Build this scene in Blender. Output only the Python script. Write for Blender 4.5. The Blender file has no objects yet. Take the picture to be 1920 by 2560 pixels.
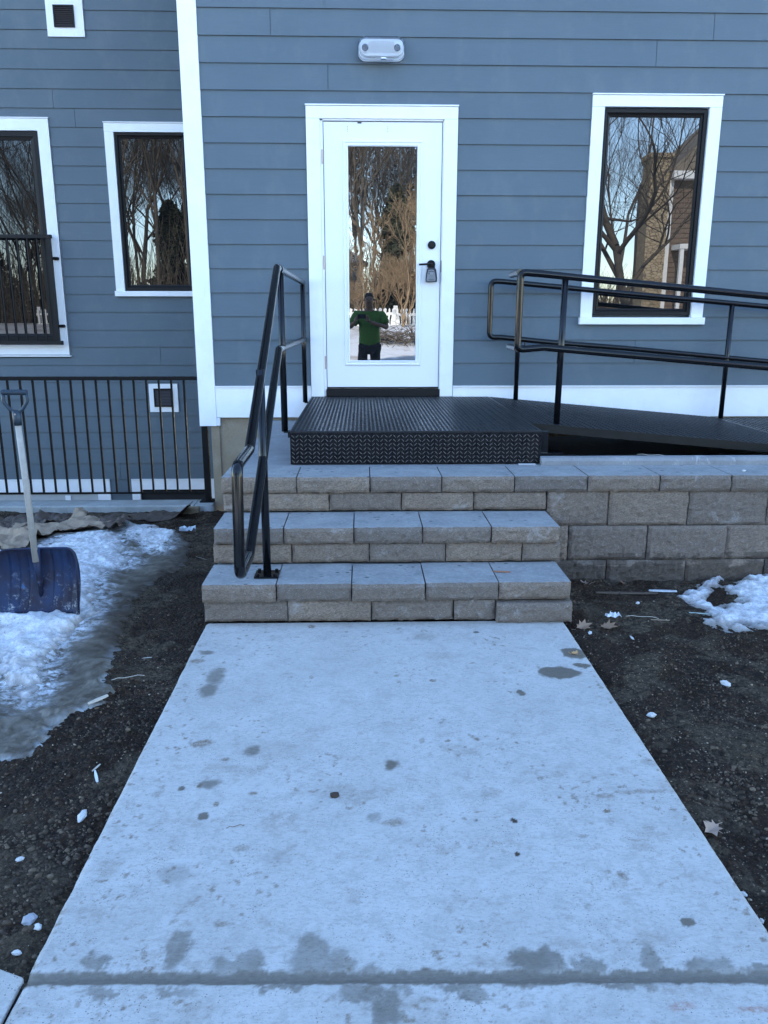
import bpy, bmesh, math, random
import numpy as np
from mathutils import Matrix, Vector

random.seed(7)
SC = bpy.context.scene
COL = SC.collection
R = math.radians

# ------------------------------------------------------------------ camera
PITCH, YAW, ROLL = 0.243351526, 0.0274144031, -0.00106166558
CAM = (0.2877, -6.5808, 0.5821)


def camera_basis():
    f = np.array([math.sin(YAW) * math.cos(PITCH), math.cos(YAW) * math.cos(PITCH), -math.sin(PITCH)])
    r = np.array([math.cos(YAW), -math.sin(YAW), 0.0])
    d = np.cross(f, r)
    c, s = math.cos(ROLL), math.sin(ROLL)
    return c * r + s * d, -s * r + c * d, f


_r, _d, _f = camera_basis()
cam_data = bpy.data.cameras.new("camera")
cam = bpy.data.objects.new("camera", cam_data)
COL.objects.link(cam)
cam.matrix_world = Matrix(((_r[0], -_d[0], -_f[0], CAM[0]), (_r[1], -_d[1], -_f[1], CAM[1]),
                           (_r[2], -_d[2], -_f[2], CAM[2]), (0, 0, 0, 1)))
cam_data.sensor_fit = 'HORIZONTAL'
cam_data.sensor_width = 36.0
cam_data.lens = 1969.6 / 1920.0 * 36.0
cam_data.clip_start = 0.02
cam_data.clip_end = 800
SC.camera = cam
SC.render.resolution_x, SC.render.resolution_y = 768, 1024

# ------------------------------------------------------------------ light
SUN_EL, SUN_ROT = R(33), R(-14)          # the sun stands behind the house: everything in front is open shade
world = bpy.data.worlds.new("World")
SC.world = world
world.use_nodes = True
wn = world.node_tree.nodes
sky = wn.new('ShaderNodeTexSky')
sky.sky_type = 'NISHITA'
sky.sun_disc = False
sky.sun_elevation = SUN_EL
sky.sun_rotation = SUN_ROT
sky.air_density = 1.0
sky.dust_density = 0.0
sky.ozone_density = 3.0
wn['Background'].inputs['Strength'].default_value = 0.15
world.node_tree.links.new(sky.outputs[0], wn['Background'].inputs['Color'])
sun_data = bpy.data.lights.new("sun", 'SUN')
sun_data.energy = 2.2
sun_data.angle = R(0.5)
sun_data.color = (1.0, 0.965, 0.91)
sun = bpy.data.objects.new("sun", sun_data)
COL.objects.link(sun)
_sd = Vector((math.sin(SUN_ROT) * math.cos(SUN_EL), math.cos(SUN_ROT) * math.cos(SUN_EL), math.sin(SUN_EL)))
sun.rotation_euler = _sd.to_track_quat('Z', 'Y').to_euler()
sun.location = (0, 20, 20)
vs = SC.view_settings
vs.view_transform = 'Standard'
vs.look = 'None'
vs.gamma = 1
vs.use_curve_mapping = False
vs.exposure = 2.74

# ------------------------------------------------------------------ measured places (metres)
WING_Z = [3.548, 3.37, 3.195, 3.012, 2.831, 2.651, 2.472, 2.286, 2.102, 1.919, 1.736, 1.55, 1.366, 1.18, 0.997, 0.813, 0.626, 0.436, 0.254, 0.057, -0.321, -0.504, -0.684, -0.867, -1.044, -1.23]
MAIN_Z = [2.795, 2.619, 2.434, 2.242, 2.06, 1.879, 1.695, 1.511, 1.329, 1.147, 0.959, 0.776, 0.587, 0.401, 0.216, 0.028]
MAIN_J = [(0.02, 2.828), (0.041, 2.345), (-0.381, 2.718), (2.952, 2.675), (2.529, 2.514), (2.536, 0.315)]
WING_J = [(-2.858, 2.739), (-2.651, 2.568), (-1.937, 0.155), (-2.477, -1.138)]
T1C = [-0.466, -0.07, 0.326, 0.716, 1.113, 1.515, 1.912, 2.308]
T1B = [-0.474, -0.294, 0.102, 0.498, 0.894, 1.297]
T2C = [-0.466, -0.114, 0.24, 0.589, 0.939, 1.289]
T2B = [-0.476, -0.077, 0.319, 0.709, 1.104, 1.302]
T3C = [-0.474, -0.124, 0.232, 0.581, 0.931, 1.278]
T3B = [-0.472, -0.074, 0.325, 0.72, 0.92, 1.287]
R1 = [1.3, 1.644, 2.09, 2.534]
R2 = [1.43, 1.873, 2.322]
R3 = [1.653, 2.102, 2.552]
WIN2 = {'trim': [(-2.362, 2.523), (-2.364, 0.844), (-2.369, 0.79)], 'frame': [(-2.268, 2.428), (-2.256, 0.853)], 'glass': [(-2.21, 2.367), (-2.207, 0.911), (-1.577, 2.371), (-1.581, 0.912)]}
WIN1 = {'trim': [(-2.933, 2.552), (-2.912, 0.138)], 'frame': [(-3.057, 2.435), (-3.023, 0.28)], 'glass': [(-3.132, 2.342), (-3.12, 0.397)]}
BALC = [(-2.974, 1.395), (-2.964, 0.302), (-3.447, 1.381), (-3.342, 1.381), (-3.234, 1.381), (-3.136, 1.382), (-3.0, 1.382), (-3.552, 0.325), (-3.444, 0.325), (-3.342, 0.325), (-3.235, 0.325), (-3.131, 0.325), (-3.016, 0.325), (-2.946, 1.177), (-2.938, 0.476)]
VENT1 = [(-2.845, 3.301), (-2.477, 3.305), (-2.776, 3.384), (-2.569, 3.386), (-2.76, 3.584)]
VENT2 = [(-2.089, -0.148), (-1.77, -0.461), (-2.033, -0.199), (-1.832, -0.402)]
ARAIL = [(-2.678, 0.1), (-1.076, 0.098), (-2.68, 0.075), (-2.626, 0.062), (-1.186, 0.061), (-1.185, -0.871), (-2.012, -0.877)]
ABAL = [-2.626, -2.528, -2.428, -2.328, -2.222, -2.118, -2.015, -1.914, -1.808, -1.702, -1.599, -1.494, -1.391, -1.291, -1.186]
LOW = [(-3.851, -1.228), (-3.87, -1.389), (-2.75, -1.404), (-2.599, -1.241), (-2.608, -1.441), (-2.359, -1.239), (-2.365, -1.442), (-2.267, -1.351), (-1.568, -1.355), (-1.513, -1.373), (-1.451, -1.374), (-3.13, -1.429), (-3.068, -1.429)]
RWIN = [(2.158, 2.145), (2.981, 2.145), (2.158, 0.582), (2.975, 0.58), (2.213, 2.077), (2.916, 2.078), (2.206, 0.647), (2.914, 0.648)]
DOOR = [(0.145, 1.898), (0.765, 1.898), (0.147, 0.187), (0.765, 0.187), (0.186, 1.856), (0.724, 1.854), (0.189, 0.231), (0.723, 0.231), (0.846, 1.133), (0.844, 0.992), (0.748, 0.984), (-0.014, 1.777), (-0.014, 0.996), (-0.013, 0.214), (0.183, 1.979), (0.494, 1.979), (-0.01, 0.0), (0.929, -0.061), (0.845, 0.899)]
LIGHT = [(0.269, 2.598), (0.618, 2.433), (0.288, 2.588), (0.6, 2.463), (0.322, 2.519), (0.561, 2.521)]
LBOX = [(0.798, 0.847), (0.888, 0.851), (0.806, 0.953), (0.873, 0.953), (0.804, 0.849), (0.88, 0.851), (0.809, 0.94), (0.864, 0.942)]
ICE = [(-2.376, -1.297), (-1.967, -0.859), (-1.661, -0.755), (-1.594, -0.501), (-1.044, -1.022), (-0.883, -1.399), (-0.827, -1.925), (-0.906, -2.15), (-0.935, -2.544), (-0.874, -3.0), (-0.823, -3.302), (-0.763, -3.575), (-0.72, -3.663), (-0.713, -3.762), (-0.701, -3.823), (-0.727, -3.876), (-0.789, -3.911), (-0.823, -3.96), (-0.83, -4.019), (-0.821, -4.111), (-0.809, -4.134), (-0.855, -4.178), (-0.893, -4.202), (-1.007, -4.194)]
SNOWA = [(-2.317, -1.522), (-1.895, -1.5), (-1.871, -1.109), (-1.613, -0.898), (-1.409, -1.187), (-1.174, -1.77), (-1.144, -1.941), (-1.223, -1.977), (-1.223, -2.152), (-1.193, -2.364), (-1.057, -2.738), (-1.018, -2.87), (-1.046, -3.045), (-1.077, -3.19), (-1.073, -3.39), (-1.025, -3.493), (-0.988, -3.645), (-0.994, -3.823), (-1.089, -3.731), (-1.25, -3.527), (-1.47, -3.272)]
SNOWB = [(-1.601, -0.518), (-1.518, -0.567), (-1.3, -0.753), (-1.063, -0.998), (-1.053, -1.281), (-1.01, -1.604), (-1.131, -1.512), (-1.342, -1.186), (-1.471, -0.987)]
SNOWR = [(1.953, -2.654), (1.983, -2.765), (1.995, -2.877), (1.979, -3.03), (1.999, -3.108), (2.082, -3.125), (2.165, -3.091), (2.316, -3.141), (2.761, -2.44), (2.601, -2.35), (2.473, -2.391), (2.356, -2.479), (2.264, -2.518), (2.298, -2.408), (2.239, -2.385), (2.119, -2.534), (2.033, -2.572)]
SNOWH = [(2.11, -2.714), (2.212, -2.55), (2.251, -2.517), (2.249, -2.59), (2.261, -2.674), (2.22, -2.765), (2.133, -2.781)]
CARD = [(-2.383, -1.033), (-2.345, -0.988), (-2.279, -0.871), (-2.209, -0.849), (-2.006, -0.781), (-1.993, -0.325), (-1.911, -0.441), (-1.846, -0.632), (-1.733, -0.661), (-1.603, -0.717), (-1.584, -0.842), (-1.636, -0.961), (-1.805, -0.98), (-1.924, -1.0), (-1.951, -1.179), (-1.965, -1.306), (-1.982, -1.506), (-2.029, -1.581), (-2.17, -1.501)]
CARD2 = [(-1.766, -0.563), (-1.553, -0.543), (-1.456, -0.702), (-1.463, -0.921), (-1.451, -1.06), (-1.548, -0.966), (-1.648, -0.869)]
CURL = [(-1.247, -0.372), (-1.049, -0.54), (-1.203, 0.083)]
SHOV = [(-1.438, -0.53), (-1.137, -0.502), (-1.083, -0.567), (-1.085, -0.786), (-1.281, -0.515), (-1.276, -0.743), (-1.281, 0.122), (-1.28, -0.509), (-1.284, 0.247), (-1.335, 0.247), (-1.226, 0.247), (-1.284, 0.151)]
LEFTS = [(-0.714, -3.842), (-0.581, -4.286), (-0.552, -4.5), (-0.537, -4.922), (-0.66, -4.685), (-0.521, -5.031), (-0.668, -3.314), (-0.618, -4.204), (-0.728, -4.548), (-0.504, -4.951), (-0.677, -3.588)]
RIGHTS = [(1.748, -3.698), (1.36, -3.937), (1.516, -2.97), (1.432, -3.061), (1.352, -4.585), (1.591, -2.48), (1.304, -3.082), (1.354, -3.142), (1.71, -2.764), (1.538, -3.19), (1.459, -3.207), (1.985, -2.928), (1.978, -3.023), (1.728, -3.032), (1.495, -2.431), (1.275, -4.948), (1.278, -4.849), (1.265, -4.707), (1.852, -2.519), (1.736, -2.662)]
STAIN = [(-0.393, -3.383, 0.035, 0.025, 'w', 0.6), (-0.421, -3.468, 0.034, 0.028, 'd', 0.6), (-0.314, -3.613, 0.036, 0.083, 'w', 0.55), (-0.32, -3.737, 0.039, 0.07, 'w', 0.6), (-0.276, -4.132, 0.041, 0.027, 'd', 0.7), (-0.089, -4.183, 0.03, 0.036, 'w', 0.6), (-0.17, -4.237, 0.021, 0.012, 'd', 0.7), (-0.196, -4.379, 0.04, 0.029, 'w', 0.6), (-0.28, -4.403, 0.009, 0.011, 'w', 0.8), (-0.225, -4.387, 0.007, 0.011, 'd', 1), (-0.183, -4.542, 0.016, 0.017, 'w', 0.8), (-0.16, -4.488, 0.01, 0.01, 'd', 0.8), (-0.057, -4.434, 0.017, 0.011, 'd', 0.6), (0.196, -4.455, 0.013, 0.012, 'k', 1), (0.311, -4.564, 0.021, 0.023, 'w', 0.4), (0.371, -4.285, 0.029, 0.033, 'w', 0.75), (0.083, -4.435, 0.025, 0.011, 'd', 0.2), (1.088, -3.615, 0.082, 0.053, 'w', 1), (1.201, -3.427, 0.052, 0.055, 'w', 1), (1.205, -3.549, 0.034, 0.027, 'w', 0.9), (0.899, -3.791, 0.016, 0.02, 'w', 1), (0.68, -4.129, 0.012, 0.011, 'd', 0.6), (1.068, -4.992, 0.016, 0.012, 'w', 1), (0.963, -4.827, 0.013, 0.021, 'd', 0.6), (1.005, -4.55, 0.012, 0.008, 'd', 0.9), (0.719, -4.586, 0.01, 0.009, 'k', 0.8), (0.701, -4.736, 0.007, 0.007, 'k', 0.8), (0.609, -4.581, 0.005, 0.006, 'k', 0.6), (0.561, -3.678, 0.013, 0.011, 'd', 0.8), (0.044, -3.093, 0.023, 0.02, 'd', 0.9), (0.809, -3.18, 0.015, 0.014, 'k', 0.6), (-0.208, -4.789, 0.047, 0.039, 'w', 0.3), (-0.022, -4.197, 0.121, 0.064, 'd', 0.15), (0.372, -4.585, 0.035, 0.019, 'd', 0.5), (-0.056, -4.689, 0.033, 0.015, 'd', 0.45), (-0.345, -4.428, 0.012, 0.019, 'd', 0.3), (0.564, -3.221, 0.055, 0.047, 'd', 0.25), (0.616, -3.442, 0.069, 0.05, 'd', 0.2), (1.276, -4.417, 0.075, 0.033, 'd', 0.2), (1.162, -4.452, 0.086, 0.013, 'd', 0.4), (1.019, -4.474, 0.037, 0.012, 'd', 0.5), (1.057, -4.683, 0.034, 0.01, 'd', 0.4), (0.963, -5.228, 0.034, 0.012, 'r', 0.5), (1.113, -5.238, 0.042, 0.01, 'r', 0.6), (0.421, -5.198, 0.021, 0.009, 'd', 0.5), (0.625, -5.214, 0.021, 0.009, 'd', 0.4), (-0.053, -4.968, 0.024, 0.01, 'd', 0.5), (-0.196, -5.097, 0.01, 0.01, 'd', 0.9)]
JLOBE = [(-0.338, -5.07, 0.018, 0.026), (-0.314, -5.077, 0.018, 0.023), (-0.146, -5.04, 0.028, 0.068), (-0.004, -5.096, 0.054, 0.029), (0.039, -5.08, 0.027, 0.029), (0.161, -5.072, 0.05, 0.066), (0.184, -5.084, 0.027, 0.041), (0.23, -5.102, 0.036, 0.046), (0.298, -5.121, 0.027, 0.022), (0.656, -5.102, 0.045, 0.035), (0.703, -5.097, 0.036, 0.041), (0.662, -5.119, 0.022, 0.017), (0.771, -5.116, 0.02, 0.023), (0.799, -5.114, 0.025, 0.025), (0.939, -5.109, 0.02, 0.052), (1.051, -5.124, 0.041, 0.025), (1.087, -5.125, 0.036, 0.023), (1.174, -5.132, 0.036, 0.013), (-0.296, -5.159, 0.03, 0.013), (-0.28, -5.17, 0.026, 0.015), (-0.149, -5.163, 0.017, 0.016), (0.326, -5.226, 0.029, 0.045), (0.339, -5.206, 0.026, 0.031), (0.275, -5.174, 0.052, 0.026), (0.363, -5.166, 0.017, 0.013), (0.493, -5.169, 0.052, 0.016), (0.525, -5.191, 0.034, 0.012), (0.912, -5.18, 0.019, 0.013), (0.854, -5.168, 0.053, 0.009), (0.633, -5.173, 0.052, 0.008), (0.101, -5.153, 0.052, 0.011), (-0.115, -5.162, 0.052, 0.011)]

# ------------------------------------------------------------------ helpers
def tag(o, label=None, cat=None, group=None, kind=None):
    if label: o['label'] = label
    if cat: o['category'] = cat
    if group: o['group'] = group
    if kind: o['kind'] = kind
    return o


def empty(name, loc=(0, 0, 0), label=None, cat=None, group=None, parent=None, kind=None):
    o = bpy.data.objects.new(name, None)
    o.empty_display_size = 0.1
    COL.objects.link(o)
    o.location = loc
    if parent: o.parent = parent
    return tag(o, label, cat, group, kind)


def link(name, me, mats=None, parent=None, smooth=False):
    if mats is not None:
        for m in (mats if isinstance(mats, (list, tuple)) else [mats]):
            me.materials.append(m)
    if smooth:
        me.polygons.foreach_set('use_smooth', [True] * len(me.polygons))
    o = bpy.data.objects.new(name, me)
    COL.objects.link(o)
    if parent: o.parent = parent
    return o


class MB:
    def __init__(self):
        self.v, self.f, self.m = [], [], []

    def add(self, v, f, mi=0):
        b = len(self.v)
        self.v += [tuple(p) for p in v]
        self.f += [tuple(i + b for i in q) for q in f]
        self.m += [mi] * len(f)
        return self

    def box(self, x0, x1, y0, y1, z0, z1, mi=0):
        v = [(x0, y0, z0), (x1, y0, z0), (x1, y1, z0), (x0, y1, z0), (x0, y0, z1), (x1, y0, z1), (x1, y1, z1), (x0, y1, z1)]
        return self.add(v, [(0, 3, 2, 1), (4, 5, 6, 7), (0, 1, 5, 4), (1, 2, 6, 5), (2, 3, 7, 6), (3, 0, 4, 7)], mi)

    def prism(self, poly, y0, y1, mi=0):
        """poly in (x, z), extruded from y0 (front) to y1 (back)"""
        n = len(poly)
        v = [(x, y0, z) for x, z in poly] + [(x, y1, z) for x, z in poly]
        f = [tuple(range(n)), tuple(range(2 * n - 1, n - 1, -1))]
        f += [(i, i + n, (i + 1) % n + n, (i + 1) % n) for i in range(n)]
        return self.add(v, f, mi)

    def tube(self, pts, r, n=12, caps=True, r2=None, mi=0):
        P = [Vector(p) for p in pts]
        k = len(P)
        up = Vector((0, 0, 1))
        t0 = (P[1] - P[0]).normalized()
        if abs(t0.dot(up)) > 0.95: up = Vector((1, 0, 0))
        nrm = (up - t0 * up.dot(t0)).normalized()
        v, f = [], []
        for i in range(k):
            a = (P[i] - P[i - 1]).normalized() if i > 0 else None
            b = (P[i + 1] - P[i]).normalized() if i < k - 1 else None
            t = b if a is None else a if b is None else (a + b).normalized()
            nrm = (nrm - t * nrm.dot(t)).normalized()
            bi = t.cross(nrm)
            rr = r if r2 is None else r + (r2 - r) * i / (k - 1)
            if a is not None and b is not None:
                rr = rr / max(0.5, math.cos(a.angle(b) / 2))
            for j in range(n):
                an = 2 * math.pi * j / n
                v.append(P[i] + (nrm * math.cos(an) + bi * math.sin(an)) * rr)
        for i in range(k - 1):
            for j in range(n):
                f.append((i * n + j, i * n + (j + 1) % n, (i + 1) * n + (j + 1) % n, (i + 1) * n + j))
        if caps:
            f.append(tuple(range(n - 1, -1, -1)))
            f.append(tuple((k - 1) * n + j for j in range(n)))
        return self.add(v, f, mi)

    def mesh(self, name='mesh'):
        me = bpy.data.meshes.new(name)
        me.from_pydata(self.v, [], self.f)
        if any(self.m): me.polygons.foreach_set('material_index', self.m)
        me.update()
        return me

    def build(self, name, mats, parent=None, smooth=False, bevel=0, seg=2):
        me = self.mesh(name)
        if bevel:
            bm = bmesh.new()
            bm.from_mesh(me)
            bmesh.ops.recalc_face_normals(bm, faces=bm.faces)
            es = [e for e in bm.edges if len(e.link_faces) == 2 and e.calc_face_angle(0) > 0.5]
            bmesh.ops.bevel(bm, geom=es, offset=bevel, segments=seg, affect='EDGES', profile=0.6)
            bm.to_mesh(me)
            bm.free()
        return link(name, me, mats, parent, smooth)


def fillet(pts, rad=0.06, n=6):
    """round the corners of a polyline"""
    P = [Vector(p) for p in pts]
    out = [P[0]]
    for i in range(1, len(P) - 1):
        a, b = P[i - 1] - P[i], P[i + 1] - P[i]
        ang = a.angle(b)
        if ang > math.pi - 0.02:
            out.append(P[i]); continue
        d = min(rad / math.tan(ang / 2), a.length * 0.48, b.length * 0.48)
        p0, p2 = P[i] + a.normalized() * d, P[i] + b.normalized() * d
        for k in range(n + 1):
            t = k / n
            out.append(p0 * (1 - t) ** 2 + P[i] * 2 * t * (1 - t) + p2 * t * t)
    out.append(P[-1])
    return out


def copy_tree(o, parent=None):
    c = o.copy()
    COL.objects.link(c)
    if parent: c.parent = parent
    for ch in o.children:
        copy_tree(ch, c)
    return c


# numpy value/gradient noise -------------------------------------------------
_P = np.random.RandomState(3).permutation(512)
_P = np.concatenate([_P, _P])
_G = np.random.RandomState(5).uniform(-1, 1, (512, 2))


def pnoise(x, y):
    xi, yi = np.floor(x).astype(int), np.floor(y).astype(int)
    xf, yf = x - xi, y - yi
    u, v = xf * xf * xf * (xf * (xf * 6 - 15) + 10), yf * yf * yf * (yf * (yf * 6 - 15) + 10)

    def g(ix, iy, dx, dy):
        h = _P[(_P[ix & 511] + iy) & 511]
        return _G[h, 0] * dx + _G[h, 1] * dy
    a = g(xi, yi, xf, yf); b = g(xi + 1, yi, xf - 1, yf)
    c = g(xi, yi + 1, xf, yf - 1); d = g(xi + 1, yi + 1, xf - 1, yf - 1)
    return (a + u * (b - a)) * (1 - v) + (c + u * (d - c)) * v


def fbm(x, y, o=5, gain=0.5):
    s, a = 0, 1.0
    for i in range(o):
        s = s + a * pnoise(x * 2 ** i + i * 17.3, y * 2 ** i + i * 9.1)
        a *= gain
    return s


def sstep(a, b, x):
    t = np.clip((x - a) / (b - a), 0, 1)
    return t * t * (3 - 2 * t)


def poly_sd(poly, X, Y):
    """signed distance to a polygon, positive inside"""
    P = np.array(poly)
    d = np.full(X.shape, 1e9)
    inside = np.zeros(X.shape, bool)
    n = len(P)
    for i in range(n):
        (x0, y0), (x1, y1) = P[i], P[(i + 1) % n]
        ex, ey = x1 - x0, y1 - y0
        t = np.clip(((X - x0) * ex + (Y - y0) * ey) / (ex * ex + ey * ey + 1e-12), 0, 1)
        d = np.minimum(d, np.hypot(X - x0 - t * ex, Y - y0 - t * ey))
        c = ((y0 > Y) != (y1 > Y)) & (X < (x1 - x0) * (Y - y0) / (y1 - y0 + 1e-12) + x0)
        inside ^= c
    return np.where(inside, d, -d)


def grid_mesh(name, xs, ys, Z, keep=None, attrs=None):
    X, Y = np.meshgrid(xs, ys)
    ny, nx = X.shape
    idx = np.arange(nx * ny).reshape(ny, nx)
    q = np.stack([idx[:-1, :-1], idx[:-1, 1:], idx[1:, 1:], idx[1:, :-1]], -1).reshape(-1, 4)
    if keep is not None:
        k = (keep[:-1, :-1] & keep[:-1, 1:] & keep[1:, 1:] & keep[1:, :-1]).reshape(-1)
        q = q[k]
    used = np.unique(q)
    remap = np.full(nx * ny, -1)
    remap[used] = np.arange(len(used))
    q = remap[q]
    co = np.stack([X, Y, Z], -1).reshape(-1, 3)[used]
    me = bpy.data.meshes.new(name)
    me.vertices.add(len(co))
    me.vertices.foreach_set('co', co.reshape(-1))
    me.loops.add(len(q) * 4)
    me.loops.foreach_set('vertex_index', q.reshape(-1))
    me.polygons.add(len(q))
    me.polygons.foreach_set('loop_start', np.arange(0, len(q) * 4, 4))
    me.polygons.foreach_set('use_smooth', np.ones(len(q), bool))
    me.update(calc_edges=True)
    for k, A in (attrs or {}).items():
        if isinstance(A, tuple):
            at = me.attributes.new(k, 'FLOAT_COLOR', 'POINT')
            d = np.stack([a.reshape(-1)[used] for a in A], -1)
            at.data.foreach_set('color', d.reshape(-1))
        else:
            at = me.attributes.new(k, 'FLOAT', 'POINT')
            at.data.foreach_set('value', A.reshape(-1)[used])
    return me


# ------------------------------------------------------------------ materials
class NT:
    def __init__(self, name):
        self.mat = bpy.data.materials.new(name)
        self.mat.use_nodes = True
        self.n, self.l = self.mat.node_tree.nodes, self.mat.node_tree.links
        self.b = self.n['Principled BSDF']
        self.geo = None

    def pos(self, scale=(1, 1, 1), obj=False):
        if obj:
            t = self.n.new('ShaderNodeTexCoord'); s = t.outputs['Object']
        else:
            t = self.n.new('ShaderNodeNewGeometry'); s = t.outputs['Position']
        m = self.n.new('ShaderNodeMapping')
        m.inputs['Scale'].default_value = scale
        self.l.new(s, m.inputs[0])
        return m.outputs[0]

    def noise(self, vec, scale, detail=4, rough=0.55, dist=0):
        t = self.n.new('ShaderNodeTexNoise')
        t.inputs['Scale'].default_value = scale
        t.inputs['Detail'].default_value = detail
        t.inputs['Roughness'].default_value = rough
        t.inputs['Distortion'].default_value = dist
        self.l.new(vec, t.inputs['Vector'])
        return t.outputs['Fac']

    def voro(self, vec, scale, feat='F1', out='Distance'):
        t = self.n.new('ShaderNodeTexVoronoi')
        t.feature = feat
        t.inputs['Scale'].default_value = scale
        self.l.new(vec, t.inputs['Vector'])
        return t.outputs[out]

    def ramp(self, fac, stops):
        r = self.n.new('ShaderNodeValToRGB')
        e = r.color_ramp.elements
        while len(e) < len(stops): e.new(0.5)
        for i, (p, c) in enumerate(stops):
            e[i].position = p
            e[i].color = (c, c, c, 1) if isinstance(c, (int, float)) else (*c, 1)
        self.l.new(fac, r.inputs[0])
        return r.outputs[0]

    def mix(self, fac, a, b, mode='MIX'):
        m = self.n.new('ShaderNodeMix')
        m.data_type = 'RGBA'
        m.blend_type = mode
        for s, i in ((fac, 0), (a, 6), (b, 7)):
            if isinstance(s, (int, float)): m.inputs[i].default_value = s if i == 0 else (s, s, s, 1)
            elif isinstance(s, tuple): m.inputs[i].default_value = (*s, 1)
            else: self.l.new(s, m.inputs[i])
        return m.outputs[2]

    def math(self, op, a, b=0.0, clamp=False):
        m = self.n.new('ShaderNodeMath')
        m.operation = op
        m.use_clamp = clamp
        for s, i in ((a, 0), (b, 1)):
            if isinstance(s, (int, float)): m.inputs[i].default_value = s
            else: self.l.new(s, m.inputs[i])
        return m.outputs[0]

    def attr(self, name, out='Fac'):
        a = self.n.new('ShaderNodeAttribute')
        a.attribute_name = name
        return a.outputs[out]

    def sep(self, vec):
        s = self.n.new('ShaderNodeSeparateXYZ')
        self.l.new(vec, s.inputs[0])
        return s.outputs

    def color(self, c):
        if isinstance(c, tuple): self.b.inputs['Base Color'].default_value = (*c, 1)
        else: self.l.new(c, self.b.inputs['Base Color'])
        return self

    def rough(self, r):
        if isinstance(r, (int, float)): self.b.inputs['Roughness'].default_value = r
        else: self.l.new(r, self.b.inputs['Roughness'])
        return self

    def bump(self, h, strength=0.3, dist=0.01, prev=None):
        b = self.n.new('ShaderNodeBump')
        b.inputs['Strength'].default_value = strength
        b.inputs['Distance'].default_value = dist
        self.l.new(h, b.inputs['Height'])
        if prev is not None: self.l.new(prev, b.inputs['Normal'])
        self.l.new(b.outputs[0], self.b.inputs['Normal'])
        return b.outputs[0]

    def set(self, **k):
        for a, v in k.items(): self.b.inputs[a.replace('_', ' ')].default_value = v
        return self


def simple(name, c, rough=0.5, metal=0.0, var=0.12, scale=12, bump=0.0, bscale=200, ior=None):
    t = NT(name)
    p = t.pos()
    f = t.noise(p, scale, 4)
    t.color(t.mix(f, tuple(x * (1 - var) for x in c), tuple(min(1, x * (1 + var)) for x in c)))
    t.rough(rough).set(Metallic=metal)
    if bump: t.bump(t.noise(p, bscale, 3), bump, 0.002)
    if ior: t.set(IOR=ior)
    return t.mat


M = {}


def siding_mat():
    t = NT('painted siding')
    p = t.pos()
    grain = t.noise(t.pos((3, 3, 90)), 2.2, 5, 0.6, 1.2)
    big = t.noise(p, 1.6, 3)
    c = t.mix(t.ramp(big, [(0.3, 0), (0.7, 1)]), (0.076, 0.105, 0.126), (0.090, 0.120, 0.141))
    c = t.mix(t.ramp(grain, [(0.35, 0.0), (0.75, 1.0)]), c, t.mix(0.10, c, (0.2, 0.24, 0.29)))
    specks = t.ramp(t.voro(p, 26), [(0.02, 1), (0.045, 0)])
    sel = t.ramp(t.noise(p, 3.1, 3), [(0.60, 0), (0.68, 1)])
    c = t.mix(t.math('MULTIPLY', specks, sel), c, (0.42, 0.46, 0.5))
    oi = t.n.new('ShaderNodeObjectInfo')
    c = t.mix(t.math('MULTIPLY', oi.outputs['Random'], 0.5), c, t.mix(0.5, c, (0.070, 0.106, 0.136)))
    dust = t.ramp(t.noise(t.pos((1, 1, 0.6)), 4, 6, 0.7), [(0.52, 0), (0.75, 0.22)])
    c = t.mix(dust, c, (0.20, 0.21, 0.21))
    t.color(c).rough(0.62)
    t.bump(grain, 0.25, 0.0015)
    return t.mat


def trim_mat():
    t = NT('white trim paint')
    p = t.pos()
    a = t.noise(p, 5, 5, 0.6)
    c = t.mix(t.ramp(a, [(0.35, 0), (0.7, 1)]), (0.80, 0.80, 0.81), (0.86, 0.86, 0.85))
    d = t.ramp(t.noise(t.pos((1, 1, 0.35)), 9, 6, 0.7), [(0.62, 0), (0.75, 1)])
    c = t.mix(t.math('MULTIPLY', d, 0.35), c, (0.52, 0.5, 0.49))
    s = t.math('MULTIPLY', t.ramp(t.voro(p, 15), [(0.015, 1), (0.03, 0)]), t.ramp(t.noise(p, 2.2, 2), [(0.55, 0), (0.6, 1)]))
    c = t.mix(s, c, (0.25, 0.22, 0.2))
    t.color(c).rough(0.45)
    t.bump(t.noise(t.pos((1, 1, 1)), 120, 3), 0.06, 0.001)
    return t.mat


def black_metal(name='black gloss metal', c=(0.0035, 0.0035, 0.0042), r=0.13):
    t = NT(name)
    p = t.pos()
    f = t.noise(p, 30, 5, 0.6)
    t.color(t.mix(f, c, tuple(x * 1.9 for x in c)))
    t.rough(t.ramp(f, [(0.3, r * 0.8), (0.7, r * 1.5)]))
    t.set(IOR=1.38)
    return t.mat


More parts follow.
